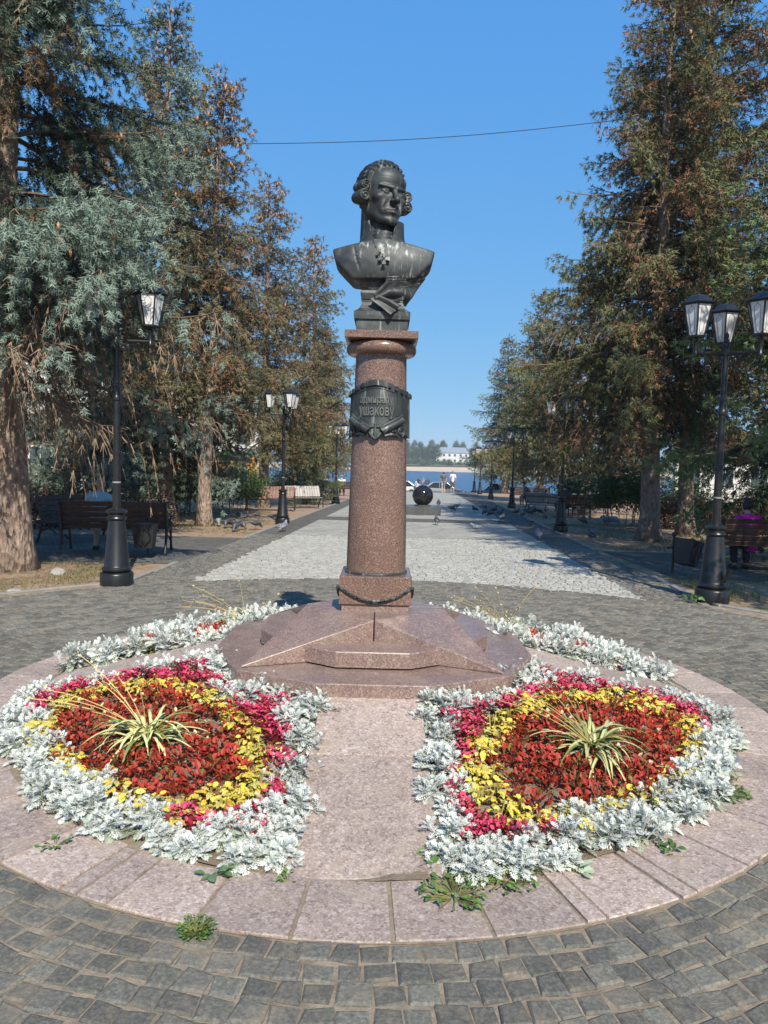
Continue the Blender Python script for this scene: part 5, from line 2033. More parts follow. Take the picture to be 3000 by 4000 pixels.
for bi, (sx, sy, bn) in enumerate(BEDS):
    g = np.random.default_rng(300 + bi)
    def place(mesh, name, a, b, s, label, cat, group, tilt=.0):
        x, y = MX + sx * a, MY + sy * b
        o = link(bpy.data.objects.new(name, mesh))
        r_ = math.hypot(a, b)
        o.location = (x, y, mound(r_) - .028)
        o.rotation_euler = (g.normal(0, .14) + tilt * .0, g.normal(0, .14), g.uniform(0, 6.28))
        o.scale = (s, s, s * g.uniform(.9, 1.12) * ((.74 if sy < 0 else 1.0) if name == 'dusty_miller' else .85))
        tag(o, label, cat, group)
        NCOUNT[name] = NCOUNT.get(name, 0) + 1
    wide = .15 if sy < 0 else .30
    for a, b in scatter(g, lambda a, b: -.045 < edge(a, b) < wide - .02, .118 if sy < 0 else .146, 6000):
        s = g.uniform(.72, 1.12) * (1.0 if sy < 0 else 1.1)
        place(DUSTY[g.integers(6)], 'dusty_miller', a, b, s, 'silvery dusty miller edging the ' + bn, 'plant', 'dusty miller in the ' + bn)
    for a, b in scatter(g, lambda a, b: edge(a, b) >= wide - .02 and oval(a, b) < .70 and math.hypot(a - 1.15, b - 1.3) > .10, .092, 6000):
        place(BRED[g.integers(6)], 'begonia', a, b, g.uniform(.95, 1.3), 'dark red begonia in the middle of the ' + bn, 'flower', 'dark red begonias in the ' + bn)
    for a, b in scatter(g, lambda a, b: edge(a, b) >= wide - .05 and \
            .72 <= oval(a, b) < 1.11, .076, 6000):
        place(COLE[g.integers(5)], 'coleus', a, b, g.uniform(.85, 1.15), 'yellow coleus in the oval ring of the ' + bn, 'plant', 'yellow coleus in the ' + bn)
    for a, b in scatter(g, lambda a, b: edge(a, b) >= wide - .055 and oval(a, b) >= 1.13, .074, 6000):
        place(BPINK[g.integers(5)], 'pink_begonia', a, b, g.uniform(.9, 1.2), 'pink-flowered begonia in a corner of the ' + bn, 'flower', 'pink begonias in the ' + bn)
    o = link(bpy.data.objects.new('spider_plant', spider(70 + bi, 78 if sy < 0 else 40, 12)))
    a, b = 1.15, (1.32 if sy < 0 else 1.36)
    o.location = (MX + sx * a, MY + sy * b, mound(math.hypot(a, b)) + .0)
    o.rotation_euler = (0, 0, 0 if sx < 0 else R(-60))
    tag(o, 'striped spider plant with straw-coloured stalks, ' + bn, 'plant', 'spider plants')
print('PLANTS', NCOUNT)
for k, (x, y, n, spd, sz, col, lb) in enumerate([
        (.30, 2.62, 90, .12, .022, (.12, .22, .05), 'green purslane mat spilling over the slab joint by the path'),
        (.52, 2.74, 70, .12, .022, (.13, .24, .05), 'green weeds at the foot of the dusty miller beside the path'),
        (.26, 2.86, 12, .06, .045, (.13, .26, .06), 'broad-leaved green weed at the edge of the path'),
        (-.60, 2.375, 130, .06, .012, (.13, .27, .05), 'low grassy weed growing between slab and setts'),
        (-.62, 2.72, 9, .045, .05, (.16, .26, .12), 'small pale-leaved weed on the bare soil by the path'),
        (-1.32, 2.90, 16, .06, .022, (.13, .24, .05), 'tiny sprig of weed on the sandy soil'),
        (-.33, 2.68, 10, .03, .022, (.13, .24, .05), 'tiny weed in the joint at the foot of the path'),
        (1.72, 3.55, 110, .14, .022, (.12, .23, .05), 'mat of knotweed between slab and dusty miller'),
        (.80, 2.80, 8, .05, .05, (.34, .42, .30), 'pale dusty seedling on the bare soil'),
        (1.24, 2.97, 12, .035, .03, (.10, .20, .04), 'dark green sprig at the edge of the slab ring'),
        (3.84, 8.98, 40, .12, .05, (.10, .19, .05), 'leafy weed against the scuffed lamp base')]):
    o = link(bpy.data.objects.new('weed', weed(500 + k, n, spd, sz, col)))
    r_ = math.hypot(x - MX, y - MY)
    o.location = (x, y, (mound(r_) - .02 if r_ < 2.26 else .006))
    tag(o, lb, 'weed', 'weeds round the flower beds')
# ------------------------------------------------------------------ people
def lerp(a, b, t): return tuple(a[i] + (b[i] - a[i]) * t for i in range(3))
def stand_pose(step=.12, arm=.06):
    return dict(hip=(0, 0, .93), chest=(0, 0, 1.30), neck=(0, .0, 1.47), head=(0, -.02, 1.625),
                sh=[(-.185, 0, 1.41), (.185, 0, 1.41)], el=[(-.235, .03 + arm, 1.13), (.235, .03 - arm, 1.13)], wr=[(-.245, -.03 + arm, .90), (.245, -.06 - arm, .90)],
                hp=[(-.09, 0, .90), (.09, 0, .90)], kn=[(-.095, -step, .50), (.095, step * .4, .50)], an=[(-.095, -step * .9, .075), (.095, step * 1.3, .10)], toe=[(-.10, -step * .9 - .16, .03), (.10, step * 1.3 - .15, .03)])
def seat_pose(lean=0.0, reach=0, cross=False):
    s, c = math.sin(lean), math.cos(lean)
    up = lambda h, y=0.0, x=0.0: (x, -s * h + y * c, .52 + c * h)
    J = dict(hip=(0, 0, .52), chest=up(.36), neck=up(.54), head=up(.70, -.04),
             sh=[up(.48, 0, -.19), up(.48, 0, .19)], el=[up(.22, -.10, -.25), up(.22, -.10, .25)], wr=[(-.12, -.34 - s * .1, .56), (.12, -.34 - s * .1, .56)],
             hp=[(-.09, 0, .50), (.09, 0, .50)], kn=[(-.12, -.44, .50), (.12, -.44, .50)], an=[(-.13, -.42, .075), (.12, -.36, .075)], toe=[(-.15, -.57, .03), (.13, -.51, .03)])
    return J
def d_body(P, J):
    hip, ch = J['hip'], J['chest']
    d = s_cap(P, hip, ch, .115, .12)
    d = smin(d, s_cap(P, lerp(J['hp'][0], hip, .3), lerp(J['hp'][1], hip, .3), .098), .05)
    d = smin(d, s_cap(P, lerp(J['sh'][0], ch, .35), lerp(J['sh'][1], ch, .35), .088), .06)
    d = smin(d, s_cap(P, ch, J['neck'], .07, .055), .04)
    d = smin(d, s_cap(P, J['neck'], lerp(J['neck'], J['head'], .6), .055, .052), .02)
    hx, hy, hz = J['head']
    d = smin(d, s_ell(P, (hx, hy + .01, hz + .025), (.076, .098, .100)), .02)
    d = smin(d, s_ell(P, (hx, hy - .025, hz - .045), (.056, .066, .075)), .03)
    d = smin(d, s_cap(P, (hx, hy - .09, hz + .02), (hx, hy - .112, hz - .022), .009, .014), .012)
    for s in (-1, 1):
        d = smin(d, s_ell(P, (hx + s * .078, hy + .012, hz), (.012, .022, .032)), .008)
        d = smax(d, -s_ell(P, (hx + s * .033, hy - .098, hz + .018), (.016, .012, .010)), .008)
    for i in (0, 1):
        d = smin(d, s_cap(P, J['hp'][i], J['kn'][i], .082, .056), .03)
        d = smin(d, s_cap(P, J['kn'][i], lerp(J['kn'][i], J['an'][i], .35), .054, .056), .02)
        d = smin(d, s_cap(P, lerp(J['kn'][i], J['an'][i], .3), J['an'][i], .056, .034), .02)
        d = smin(d, s_cap(P, lerp(J['an'][i], (J['an'][i][0], J['an'][i][1] + .03, .03), 1), J['toe'][i], .034, .030), .02)
        d = smin(d, s_cap(P, J['sh'][i], J['el'][i], .050, .038), .03)
        d = smin(d, s_cap(P, J['el'][i], J['wr'][i], .038, .026), .015)
        v = np.array(J['wr'][i]) - np.array(J['el'][i])
        v = v / np.linalg.norm(v)
        w = np.array(J['wr'][i])
        d = smin(d, s_cap(P, w, w + v * .07, .026, .032), .015)
        sd = np.cross(v, (0, 0, 1.0))
        sd = sd / (np.linalg.norm(sd) + 1e-6) if np.linalg.norm(sd) > .2 else np.array([0, 1.0, 0])
        for k, (o_, L) in enumerate(((-.027, .062), (-.009, .075), (.009, .072), (.027, .058))):
            b = w + v * .085 + sd * o_
            d = smin(d, s_cap(P, b, b + v * L + np.array([0, -.012, -.008]), .0105, .009), .004)
        d = smin(d, s_cap(P, w + v * .03 + sd * .03, w + v * .075 + sd * .058, .012, .010), .006)
    return d
def d_shirt(P, J, sleeve):
    hip, ch = J['hip'], J['chest']
    d = s_cap(P, lerp(hip, ch, -.06), ch, .132, .136)
    d = smin(d, s_cap(P, lerp(J['hp'][0], hip, .3), lerp(J['hp'][1], hip, .3), .110), .05)
    d = smin(d, s_cap(P, lerp(J['sh'][0], ch, .3), lerp(J['sh'][1], ch, .3), .100), .06)
    d = smin(d, s_cap(P, ch, J['neck'], .085, .066), .04)
    d = smax(d, s_cap(P, hip, ch, .36), .01)
    for i in (0, 1):
        if sleeve > 0:
            d = smin(d, s_cap(P, J['sh'][i], lerp(J['sh'][i], J['el'][i], min(1, sleeve)), .066, .060), .03)
            if sleeve > 1:
                d = smin(d, s_cap(P, J['el'][i], lerp(J['el'][i], J['wr'][i], sleeve - 1), .055, .042), .02)
        else:
            d = smin(d, s_cap(P, lerp(J['sh'][i], ch, .2), lerp(J['sh'][i], J['neck'], .5), .058, .055), .03)
    nk = np.array(J['neck'])
    d = smax(d, -s_ell(P, nk + (np.array(J['head']) - nk) * .28, (.062, .066, .055)), .01)
    return d + .004 * np.sin(P[..., 2] * 55 + P[..., 0] * 30) * np.sin(P[..., 1] * 40 + 1)
def d_shorts(P, J, leg):
    d = s_cap(P, lerp(J['hp'][0], J['hip'], .25), lerp(J['hp'][1], J['hip'], .25), .122)
    for i in (0, 1):
        d = smin(d, s_cap(P, J['hp'][i], lerp(J['hp'][i], J['kn'][i], min(1, leg)), .100, .086), .03)
        if leg > 1:
            d = smin(d, s_cap(P, J['kn'][i], lerp(J['kn'][i], J['an'][i], leg - 1), .078, .062), .02)
    return d + .003 * np.sin(P[..., 2] * 60 + P[..., 0] * 25)
def d_shoes(P, J):
    d = None
    for i in (0, 1):
        a = J['an'][i]
        c = s_cap(P, (a[0], a[1] + .035, .035), J['toe'][i], .044, .040)
        c = smax(c, P[..., 2] - .085, .01)
        c = smax(c, -P[..., 2] - .0, .004)
        d = c if d is None else smin(d, c, .005)
    return d
CLO = {}
def cl(c):
    if c not in CLO:
        CLO[c] = cloth('cloth_%d' % len(CLO), c)
    return CLO[c]
def person(label, loc, rz, J, top, sleeve, bottom, leg, shoe, hair=None, hairm='hair_dark', cap=None, scale=1.0, res=.015, longhair=False):
    res = .020 if res == .015 else res
    t = thing('person', label, 'person', loc, rz)
    pts = np.array([J['hip'], J['head']] + [q for k in ('sh', 'el', 'wr', 'hp', 'kn', 'an', 'toe') for q in J[k]])
    lo, hi = pts.min(0) - .19, pts.max(0) + .19
    lo[2] = min(lo[2], -.03)
    sdf_obj('body', lambda P: d_body(P, J), lo, hi, res, M['skin'], t)
    sdf_obj('shirt', lambda P: d_shirt(P, J, sleeve), lo, hi, res, cl(top), t)
    sdf_obj('shorts' if leg <= 1 else 'trousers', lambda P: d_shorts(P, J, leg), lo, hi, res, cl(bottom), t)
    sdf_obj('shoes', lambda P: d_shoes(P, J), lo, hi, res * .9, cl(shoe), t)
    hx, hy, hz = J['head']
    hl, hh = (hx - .15, hy - .16, hz - .36), (hx + .15, hy + .18, hz + .2)
    if hair:
        def fh(P):
            d = s_ell(P, (hx, hy + .022, hz + .035), (.088, .105, .105))
            d = smax(d, -(P[..., 1] - (hy - .055)) + .5 * np.clip(hz + .06 - P[..., 2], 0, 1), .01)
            d = smax(d, hz - .055 - P[..., 2], .01)
            if longhair:
                d = smin(d, s_cap(P, (hx, hy + .06, hz), (hx, hy + .10, hz - .22), .085, .075), .04)
            return d + .004 * np.sin(P[..., 0] * 150) * np.sin(P[..., 2] * 60)
        sdf_obj('hair', fh, hl, hh, .011, M[hairm], t)
    if cap:
        def fc(P):
            d = smax(s_ell(P, (hx, hy + .012, hz + .045), (.094, .112, .098)), hz + .035 - P[..., 2], .008)
            return smin(d, smax(s_ell(P, (hx, hy - .10, hz + .045), (.075, .09, .016)), P[..., 1] - hy - .02, .01), .008)
        sdf_obj('cap', fc, hl, hh, .011, cl(cap), t)
    t.scale = (scale,) * 3
    return t
person('bald man in a pale blue sleeveless shirt sitting on the dark bench', (-5.06, 12.84, zg(12.8) - .03), R(187), seat_pose(.30), (.42, .55, .60), 0, (.10, .10, .11), .8, (.03, .03, .03), res=.013)
person('person in a magenta shirt sitting on the bench under the green spruce', (6.28, 12.42, zg(12.4) - .03), R(178), seat_pose(.30), (.62, .02, .36), .5, (.05, .05, .06), 1.8, (.04, .04, .04), True, res=.013, scale=.92)
person('walker in grey shirt, denim shorts and red cap heading for the river', (4.83, 60.2, zg(60.2)), R(178), stand_pose(.14), (.11, .11, .115), .6, (.22, .34, .46), .75, (.45, .42, .40), True, cap=(.65, .03, .05), scale=.98)
person('walker in a white shirt and dark shorts beside the red cap', (5.66, 60.9, zg(60.9)), R(183), stand_pose(-.10), (.70, .66, .66), .65, (.10, .10, .105), .95, (.45, .42, .40), True, 'hair_grey', scale=1.03)
person('far walker in white shirt and white cap at the embankment', (3.22, 71.5, zg(71.5) - .68), R(170), stand_pose(.12), (.72, .72, .72), 1.6, (.45, .34, .24), .95, (.3, .3, .3), True, cap=(.75, .72, .62), scale=.97)
person('man in grey shirt and shorts bent forward on a bench, elbows on knees', (7.35, 36.9, zg(36.9) - .03), R(-82), seat_pose(.48), (.13, .14, .16), .6, (.09, .09, .10), .85, (.60, .60, .62), True, res=.021)
person('man in a dark shirt at the end of the curved bench', (6.85, 27.45, zg(27.4) - .05), R(200), seat_pose(.25), (.035, .04, .05), .6, (.04, .04, .05), 1.8, (.1, .1, .1), True, res=.021)
person('child in a yellow shirt on the curved bench', (7.30, 27.50, zg(27.4) - .03), R(176), seat_pose(.10), (.60, .50, .26), .5, (.25, .25, .30), .8, (.5, .5, .5), True, scale=.88, res=.021, longhair=True)
person('long-haired woman in a pale pink top on the curved bench', (7.85, 27.48, zg(27.4) - .03), R(190), seat_pose(.08), (.52, .30, .28), 0, (.06, .06, .08), .9, (.4, .35, .3), True, res=.021, longhair=True)
person('person in grey shirt with legs stretched in the shade behind the trunk', (-3.15, 39.4, zg(39.4) - .03), R(125), seat_pose(.05), (.16, .18, .21), .6, (.12, .12, .13), .85, (.5, .45, .4), True, 'hair_grey', res=.024)
person('person in a white shirt on the farthest bench', (-2.75, 46.6, zg(46.6) - .03), R(180), seat_pose(.15), (.62, .68, .60), .6, (.12, .12, .14), 1.7, (.2, .2, .2), True, 'hair_grey', res=.026)
slat_bench('dark bench with the man leaning forward on it', (7.62, 36.95, zg(36.9)), R(-82), 'iron-ended slatted benches', 1.7)
mb = MB().box((0, 0, -.16), (.10, .24, .22), None, .03)
mb.tube([(0, -.09, -.06), (0, -.05, .07), (0, .05, .07), (0, .09, -.06)], .009, 6)
o = mb.build('handbag', M['rubber'], None, True, 50)
o.location = (5.10, 60.10, zg(60) + .86)
tag(o, 'dark handbag held by the walker with the red cap', 'handbag')

# ------------------------------------------------------------------ pigeons
def d_pigeon(P, pose):
    hd = {'stand': (.105, 0, .255), 'peck': (.165, 0, .055), 'walk': (.140, 0, .225)}[pose]
    bt = {'stand': .30, 'peck': -.12, 'walk': .10}[pose]
    c, s = math.cos(bt), math.sin(bt)
    Mx = np.array([[c, 0, -s], [0, 1, 0], [s, 0, c]])
    q = (P - np.array([0, 0, .150], np.float32)) @ Mx.T
    q = np.stack([(P[..., 0]) * c + (P[..., 2] - .150) * s, P[..., 1], -(P[..., 0]) * s + (P[..., 2] - .150) * c], -1)
    d = s_ell(q, (0, 0, 0), (.118, .068, .066))
    d = smin(d, s_ell(q, (.055, 0, -.004), (.065, .062, .062)), .03)
    for e in (-1, 1):
        d = smin(d, s_ell(q, (-.035, e * .058, .012), (.125, .017, .046)), .008)
    d = smin(d, s_box(q, (-.165, 0, -.004), (.075, .030, .007), .006), .03)
    cb = (np.array([.085, 0, 0.02]) @ np.array([[c, 0, s], [0, 1, 0], [-s, 0, c]])) + np.array([0, 0, .150])
    d = smin(d, s_cap(P, cb, hd, .042, .026), .03)
    d = smin(d, s_ell(P, hd, (.032, .027, .028)), .012)
    return d
def pigeon_kind(pose, dark):
    t = thing('pigeon', 'pigeon', 'pigeon')
    sdf_obj('body', lambda P: d_pigeon(P, pose), (-.28, -.11, .0), (.24, .11, .32), .0085, M['pig_' + dark], t)
    hd = {'stand': (.105, 0, .255), 'peck': (.165, 0, .055), 'walk': (.140, 0, .225)}[pose]
    dz = -.6 if pose == 'peck' else -.12
    MB().tube([(hd[0] + .02, 0, hd[2] + dz * .01), (hd[0] + .052, 0, hd[2] + dz * .045 - .002)], [.008, .002], 6).build('beak', M['rubber'], t, True)
    for e in (-1, 1):
        mb = MB()
        mb.tube([(.01, e * .03, .10), (.0, e * .03, .012)], .005, 6)
        for a in (-.5, 0, .5, math.pi):
            mb.tube([(.0, e * .03, .008), (.035 * math.cos(a), e * .03 + .035 * math.sin(a), .004)], [.004, .002], 5)
        mb.build('leg', M['pig_leg'], t, True)
    return t
M['pig_leg'] = plain('pigeon_leg', (.35, .10, .08), .6)
for nm, c1, c2 in (('dark', (.025, .027, .032), (.09, .095, .11)), ('grey', (.10, .11, .13), (.26, .28, .31))):
    m, nt, b = nodes('pigeon_' + nm)
    f = noise(nt, 13, 3)
    nt.links.new(ramp(nt, f, [(.38, c1), (.62, c2)]), b.inputs['Base Color'])
    b.inputs['Roughness'].default_value = .5
    M['pig_' + nm] = m
PK = {(p, c): pigeon_kind(p, c) for p, c in (('stand', 'dark'), ('peck', 'dark'), ('walk', 'grey'), ('peck', 'grey'), ('stand', 'grey'))}
usedp = set()
def ray_ground(u, v):
    """point of the square seen at a place in the photograph (1659 px wide)"""
    k = 3000 / 1659
    x, y = (u * k - 1500) / F_PX, (v * k - 2000) / F_PX
    c, s = math.cos(ROLL), math.sin(ROLL)
    xr, yr = c * x + s * y, -s * x + c * y
    cp, sp_ = math.cos(PITCH), math.sin(PITCH)
    d = (xr, cp - sp_ * yr, -sp_ - cp * yr)
    z = 0.0
    for _ in range(60):
        t = (z - CAM_H) / d[2]
        z = .5 * z + .5 * zg(d[1] * t)
    return d[0] * t, d[1] * t
def pigeon(x, y, z, rz, pose, col, label, group):
    k = (pose, col)
    o = PK[k] if k not in usedp else dup(PK[k])
    usedp.add(k)
    o.location = (x, y, z)
    o.rotation_euler = (0, 0, rz)
    o['label'] = label
    o['group'] = group
random.seed(9)
FL = 'pigeons feeding in front of the grey bench'
for (u, v) in [(1025, 1107), (1047, 1100), (1048, 1113), (1067, 1108), (1059, 1117), (1084, 1110), (1080, 1115), (1115, 1113), (1130, 1119), (1136, 1110), (1146, 1105), (1143, 1114), (1154, 1111), (1164, 1111), (1178, 1109)]:
    x, y = ray_ground(u, v)
    pose, col = random.choice([('peck', 'dark'), ('walk', 'grey'), ('peck', 'grey'), ('stand', 'dark'), ('peck', 'dark')])
    pigeon(x, y, zg(y), random.uniform(0, 6.28), pose, col, 'pigeon in the flock feeding in front of the grey curved bench', FL)
ONE = [(1176, 1125, 'stand', 'dark', 1.6, 'dark pigeon standing apart beside the lamp near the flock'), (1146, 1134, 'walk', 'grey', 3.3, 'grey pigeon walking in shade in front of the flock'),
       (1082, 1126, 'stand', 'grey', .2, 'grey pigeon on the light paving in front of the flock'), (1028, 1150, 'walk', 'grey', 2.9, 'checkered grey pigeon nearest on the sunlit light paving'),
       (1163, 1167, 'stand', 'grey', 1.5, 'pale brownish pigeon facing away on the edge of the light paving'), (1276, 1168, 'stand', 'dark', 1.8, 'dark pigeon on the shaded paving before the big spruce'),
       (1259, 1134, 'peck', 'dark', .4, 'dark pigeon pecking on the grass under the brown bench'), (943, 1134, 'stand', 'dark', 1.7, 'dark pigeon on the paving in front of the stone block'),
       (975, 1104, 'peck', 'dark', .3, 'dark pigeon pecking behind the stone block'), (986, 1100, 'walk', 'dark' if False else 'grey', .4, 'grey pigeon walking beside the black ball'),
       (613, 1148, 'stand', 'grey', 1.2, 'pale grey pigeon on the paving in front of the second lamp'), (552, 1142, 'peck', 'dark', .6, 'dark pigeon at the kerb beside the second lamp')]
for u, v, pose, col, rz, lb in ONE:
    x, y = ray_ground(u, v)
    if (pose, col) not in PK: pose, col = 'walk', 'grey'
    pigeon(x, y, zg(y), rz, pose, col, lb, 'single pigeons on the square')
VL = 'pigeons resting on the bare verge by the leaning trunk'
for (u, v) in [(472, 1134), (488, 1138), (497, 1137), (504, 1139), (510, 1146), (522, 1142), (516, 1118), (529, 1123)]:
    x, y = ray_ground(u, v)
    pose, col = random.choice([('peck', 'dark'), ('stand', 'dark'), ('peck', 'grey')])
    pigeon(x, y, zg(y) - .03, random.uniform(0, 6.28), pose, col, 'dark pigeon on the bare earth beside the leaning spruce trunk', VL)
bz = zg(27)
pigeon(1.27, 27.0, bz + 1.055, 1.9, 'stand', 'dark', 'pigeon perched on the shaded side of the black ball', 'pigeons perched on the sculpture')
pigeon(1.42, 27.05, bz + 1.08, 1.4, 'stand', 'grey', 'pigeon perched on the very top of the black ball', 'pigeons perched on the sculpture')
pigeon(1.58, 27.0, bz + 1.05, 1.2, 'stand', 'dark', 'pigeon perched on the sunny side of the black ball', 'pigeons perched on the sculpture')
pigeon(1.98, 26.55, bz + .322, 1.5, 'stand', 'dark', 'pigeon standing on the corner of the stone block', 'pigeons perched on the sculpture')
# ------------------------------------------------------------------ shrubs and hedges
def leafmass(seed, size, n, leaf, c1, c2, clump=.28, base=.12):
    g = np.random.default_rng(seed)
    nc = max(10, int(n / 26))
    u = unit(g.normal(0, 1, (nc, 3)))
    rr_ = g.uniform(.25, 1, (nc, 1)) ** .5
    cc = u * rr_ * np.array(size) / 2
    cc[:, 2] = np.abs(cc[:, 2] + size[2] * .06) * 1.0
    k = g.integers(0, nc, n)
    off = g.normal(0, clump, (n, 3)) * np.array([1, 1, .8])
    p = cc[k] + off
    p[:, 2] = np.clip(p[:, 2] + size[2] * base, .05, None)
    tone = g.uniform(0, 1, (nc, 1))[k] * .7 + g.uniform(0, .3, (n, 1))
    col = np.array(c1) * (1 - tone) + np.array(c2) * tone
    V, T, C = leaves('card', p, g.uniform(0, 6.28, n), g.normal(.1, .5, n), leaf * g.uniform(.7, 1.3, n), g.normal(0, .5, n), g.uniform(0, .6, n), col)
    return V, T, C
def shrub(label, loc, size, n, leaf, c1, c2, seed, cat='shrub', name='shrub', clump=.22, nst=26, base=.25, group=None):
    t = thing(name, label, cat, loc, 0, group)
    V, T, C = leafmass(seed, size, n * 2, leaf, c1, c2, clump, base)
    put('foliage', mesh_np('foliage', V, T, False, C), M['leaf'], t)
    g = np.random.default_rng(seed + 1)
    P0 = np.stack([g.uniform(-.3, .3, nst) * size[0], g.uniform(-.3, .3, nst) * size[1], np.zeros(nst)], 1)
    P1 = P0 * np.array([[1.35, 1.35, 1]]) + np.stack([g.normal(0, .1, nst), g.normal(0, .1, nst), g.uniform(.5, .85, nst) * size[2]], 1)
    tag(thin_tubes('stems', P0, P1, np.full(nst, .010), np.full(nst, .006), M['twig'], t), kind='stuff')
    return t
GR1, GR2 = (.028, .075, .016), (.085, .17, .035)
shrub('glossy green shrub beside the red-brown curved bench', (-5.6, 26.6, zg(26)), (2.4, 2.0, 2.1), 3200, .085, GR1, GR2, 31)
shrub('green shrub behind the leaning pale trunk', (-6.6, 24.6, zg(24)), (2.2, 1.6, 1.9), 2400, .085, GR1, GR2, 32)
shrub('upright bright green shrub between the brown bench and the big trunk', (7.9, 24.2, zg(24)), (2.3, 1.6, 2.35), 3600, .095, (.03, .085, .018), (.10, .20, .04), 33, base=.30)
shrub('green shrub tucked behind the people on the curved bench', (7.9, 29.6, zg(29)), (2.0, 1.5, 2.0), 2200, .09, GR1, GR2, 34)
DK1, DK2 = (.022, .012, .010), (.055, .030, .024)
for k, (x, y, w) in enumerate([(-8.6, 17.6, 3.0), (-6.4, 18.4, 2.6), (-9.4, 21.5, 3.0)]):
    shrub(['dark purple-leaved hedge behind the angled bench', 'dark purple-leaved hedge behind the man in blue', 'dark hedge in front of the parked white car'][k], (x, y, zg(y)), (w, 1.3, 1.35), 2600, .06, DK1, DK2, 41 + k, 'hedge', 'hedge', .22, base=.06)
RD1, RD2 = (.050, .026, .018), (.14, .075, .045)
for k, (x, y, w) in enumerate([(9.6, 23.2, 2.6), (11.9, 23.4, 2.8), (14.5, 23.0, 3.2)]):
    shrub(['red-brown hedge between the two tall spruce trunks', 'red-brown hedge just beyond the second spruce trunk', 'red-brown hedge behind the bench with the person in magenta'][k], (x, y, zg(y)), (w, 1.5, 1.85), 3400, .07, RD1, RD2, 51 + k, 'hedge', 'hedge', .22, base=.06)
# greenery closing the view between the trunks
far_b = [(-14, 30, 4), (-11, 36, 4), (-9.5, 44, 4), (-7.5, 56, 5), (-13, 62, 6), (-20, 48, 6), (14, 34, 4), (18, 30, 5), (13.5, 46, 5), (17, 58, 6), (24, 44, 6), (22, 34, 5)]
for k, (x, y, w) in enumerate(far_b):
    nm = ['behind the blue spruce', 'beyond the leafy shrub', 'behind the red-brown bench', 'near the far river end', 'below the white houses', 'beside the parked car',
          'beyond the red hedge', 'in front of the distant white shed', 'behind the grey bench', 'near the last spruces', 'beneath the dark roof', 'at the far end of the red hedge'][k]
    shrub('distant green bush ' + nm, (x, y, zg(y)), (w, w * .8, 2.3 + .6 * (k % 3)), 1500, .15, (.035, .065, .018), (.11, .16, .05), 70 + k, 'bush', 'bush', .38, 8, base=.04, group='bushes between the spruces')

# ------------------------------------------------------------------ verge: grass, needle litter, stones
def grass(name, areas, n, seed, label, c1, c2, h=.07):
    g = np.random.default_rng(seed)
    P = []
    for (x0, x1, y0, y1, f) in areas:
        m = int(n * f)
        q = np.stack([g.uniform(x0, x1, m), g.uniform(y0, y1, m)], 1)
        nv = np.sin(q[:, 0] * 2.3 + 1) * np.sin(q[:, 1] * 1.7) + g.normal(0, .35, m)
        P.append(q[nv > .05])
    P = np.concatenate(P)
    n = len(P)
    hh = h * g.uniform(.4, 1.3, n)
    a = g.uniform(0, 6.28, n)
    w = .004
    V = np.zeros((n, 3, 3), np.float32)
    base = np.stack([P[:, 0], P[:, 1], zga(P[:, 1]) - .035], 1)
    sd = np.stack([np.cos(a), np.sin(a), np.zeros(n)], 1) * w
    ln = np.stack([g.normal(0, .5, n) * hh, g.normal(0, .5, n) * hh, hh], 1)
    V[:, 0], V[:, 1], V[:, 2] = base - sd, base + sd, base + ln
    tt = g.uniform(0, 1, (n, 1))
    C = np.repeat((np.array(c1) * (1 - tt) + np.array(c2) * tt)[:, None], 3, 1)
    o = put(name, mesh_np(name, V.reshape(-1, 3), np.arange(n * 3).reshape(-1, 3), False, C.reshape(-1, 3)), M['leaf'])
    return tag(o, label, 'grass', kind='stuff')
grass('grass', [(-6.2, -3.9, 8.0, 11.3, .25), (4.4, 8.0, 9.2, 11.2, .35), (5.2, 10, 15.6, 24, .5), (-8, -3.3, 17, 26, .35), (4.9, 9, 24, 34, .25)], 24000, 5, 'thin short grass on the verges under the spruces', (.05, .085, .018), (.24, .24, .07))
def litter(n, seed):
    g = np.random.default_rng(seed)
    q = np.concatenate([np.stack([g.uniform(-6.2, -3.7, n), g.uniform(8.3, 11.5, n)], 1), np.stack([g.uniform(-7, -3.2, n), g.uniform(16.5, 26, n)], 1), np.stack([g.uniform(4.9, 9, n), g.uniform(15.5, 24, n)], 1)])
    q = q[np.hypot(q[:, 0] - MX, q[:, 1] - MY) > 5.6]
    n = len(q)
    P0 = np.stack([q[:, 0], q[:, 1], zga(q[:, 1]) - .028], 1)
    a = g.uniform(0, 6.28, n)
    L = g.uniform(.02, .13, n)
    P1 = P0 + np.stack([np.cos(a) * L, np.sin(a) * L, g.uniform(0, .015, n)], 1)
    o = thin_tubes('needle_litter', P0, P1, np.full(n, .0035), np.full(n, .002), M['pale_twig'], None)
    tag(o, 'fallen twigs and dry needles on the bare earth', 'litter', kind='stuff')
litter(1300, 4)
def rock(label, x, y, s, seed):
    g = np.random.default_rng(seed)
    ph = g.uniform(0, 6.28, 6)
    def f(P):
        return s_ell(P, (0, 0, s * .2), (s, s * .75, s * .5)) + s * .10 * np.sin(P[..., 0] / s * 3.1 + ph[0]) * np.sin(P[..., 1] / s * 3.7 + ph[1]) + s * .05 * np.sin(P[..., 2] / s * 6 + ph[2] + P[..., 0] / s * 4)
    o = sdf_obj('stone', f, (-1.3 * s, -1.2 * s, -.5 * s), (1.3 * s, 1.2 * s, s), s / 9, M['rock'], None, False)
    o.location = (x, y, zg(y) - .04)
    o.rotation_euler = (0, 0, g.uniform(0, 6))
    tag(o, label, 'stone', 'loose stones on the verge')
M['rock'] = plain('field_stone', (.34, .32, .29), .9, 0, .3, 9, .4)
rock('pale flat stone at the foot of the big blue spruce', -4.55, 10.15, .13, 1)
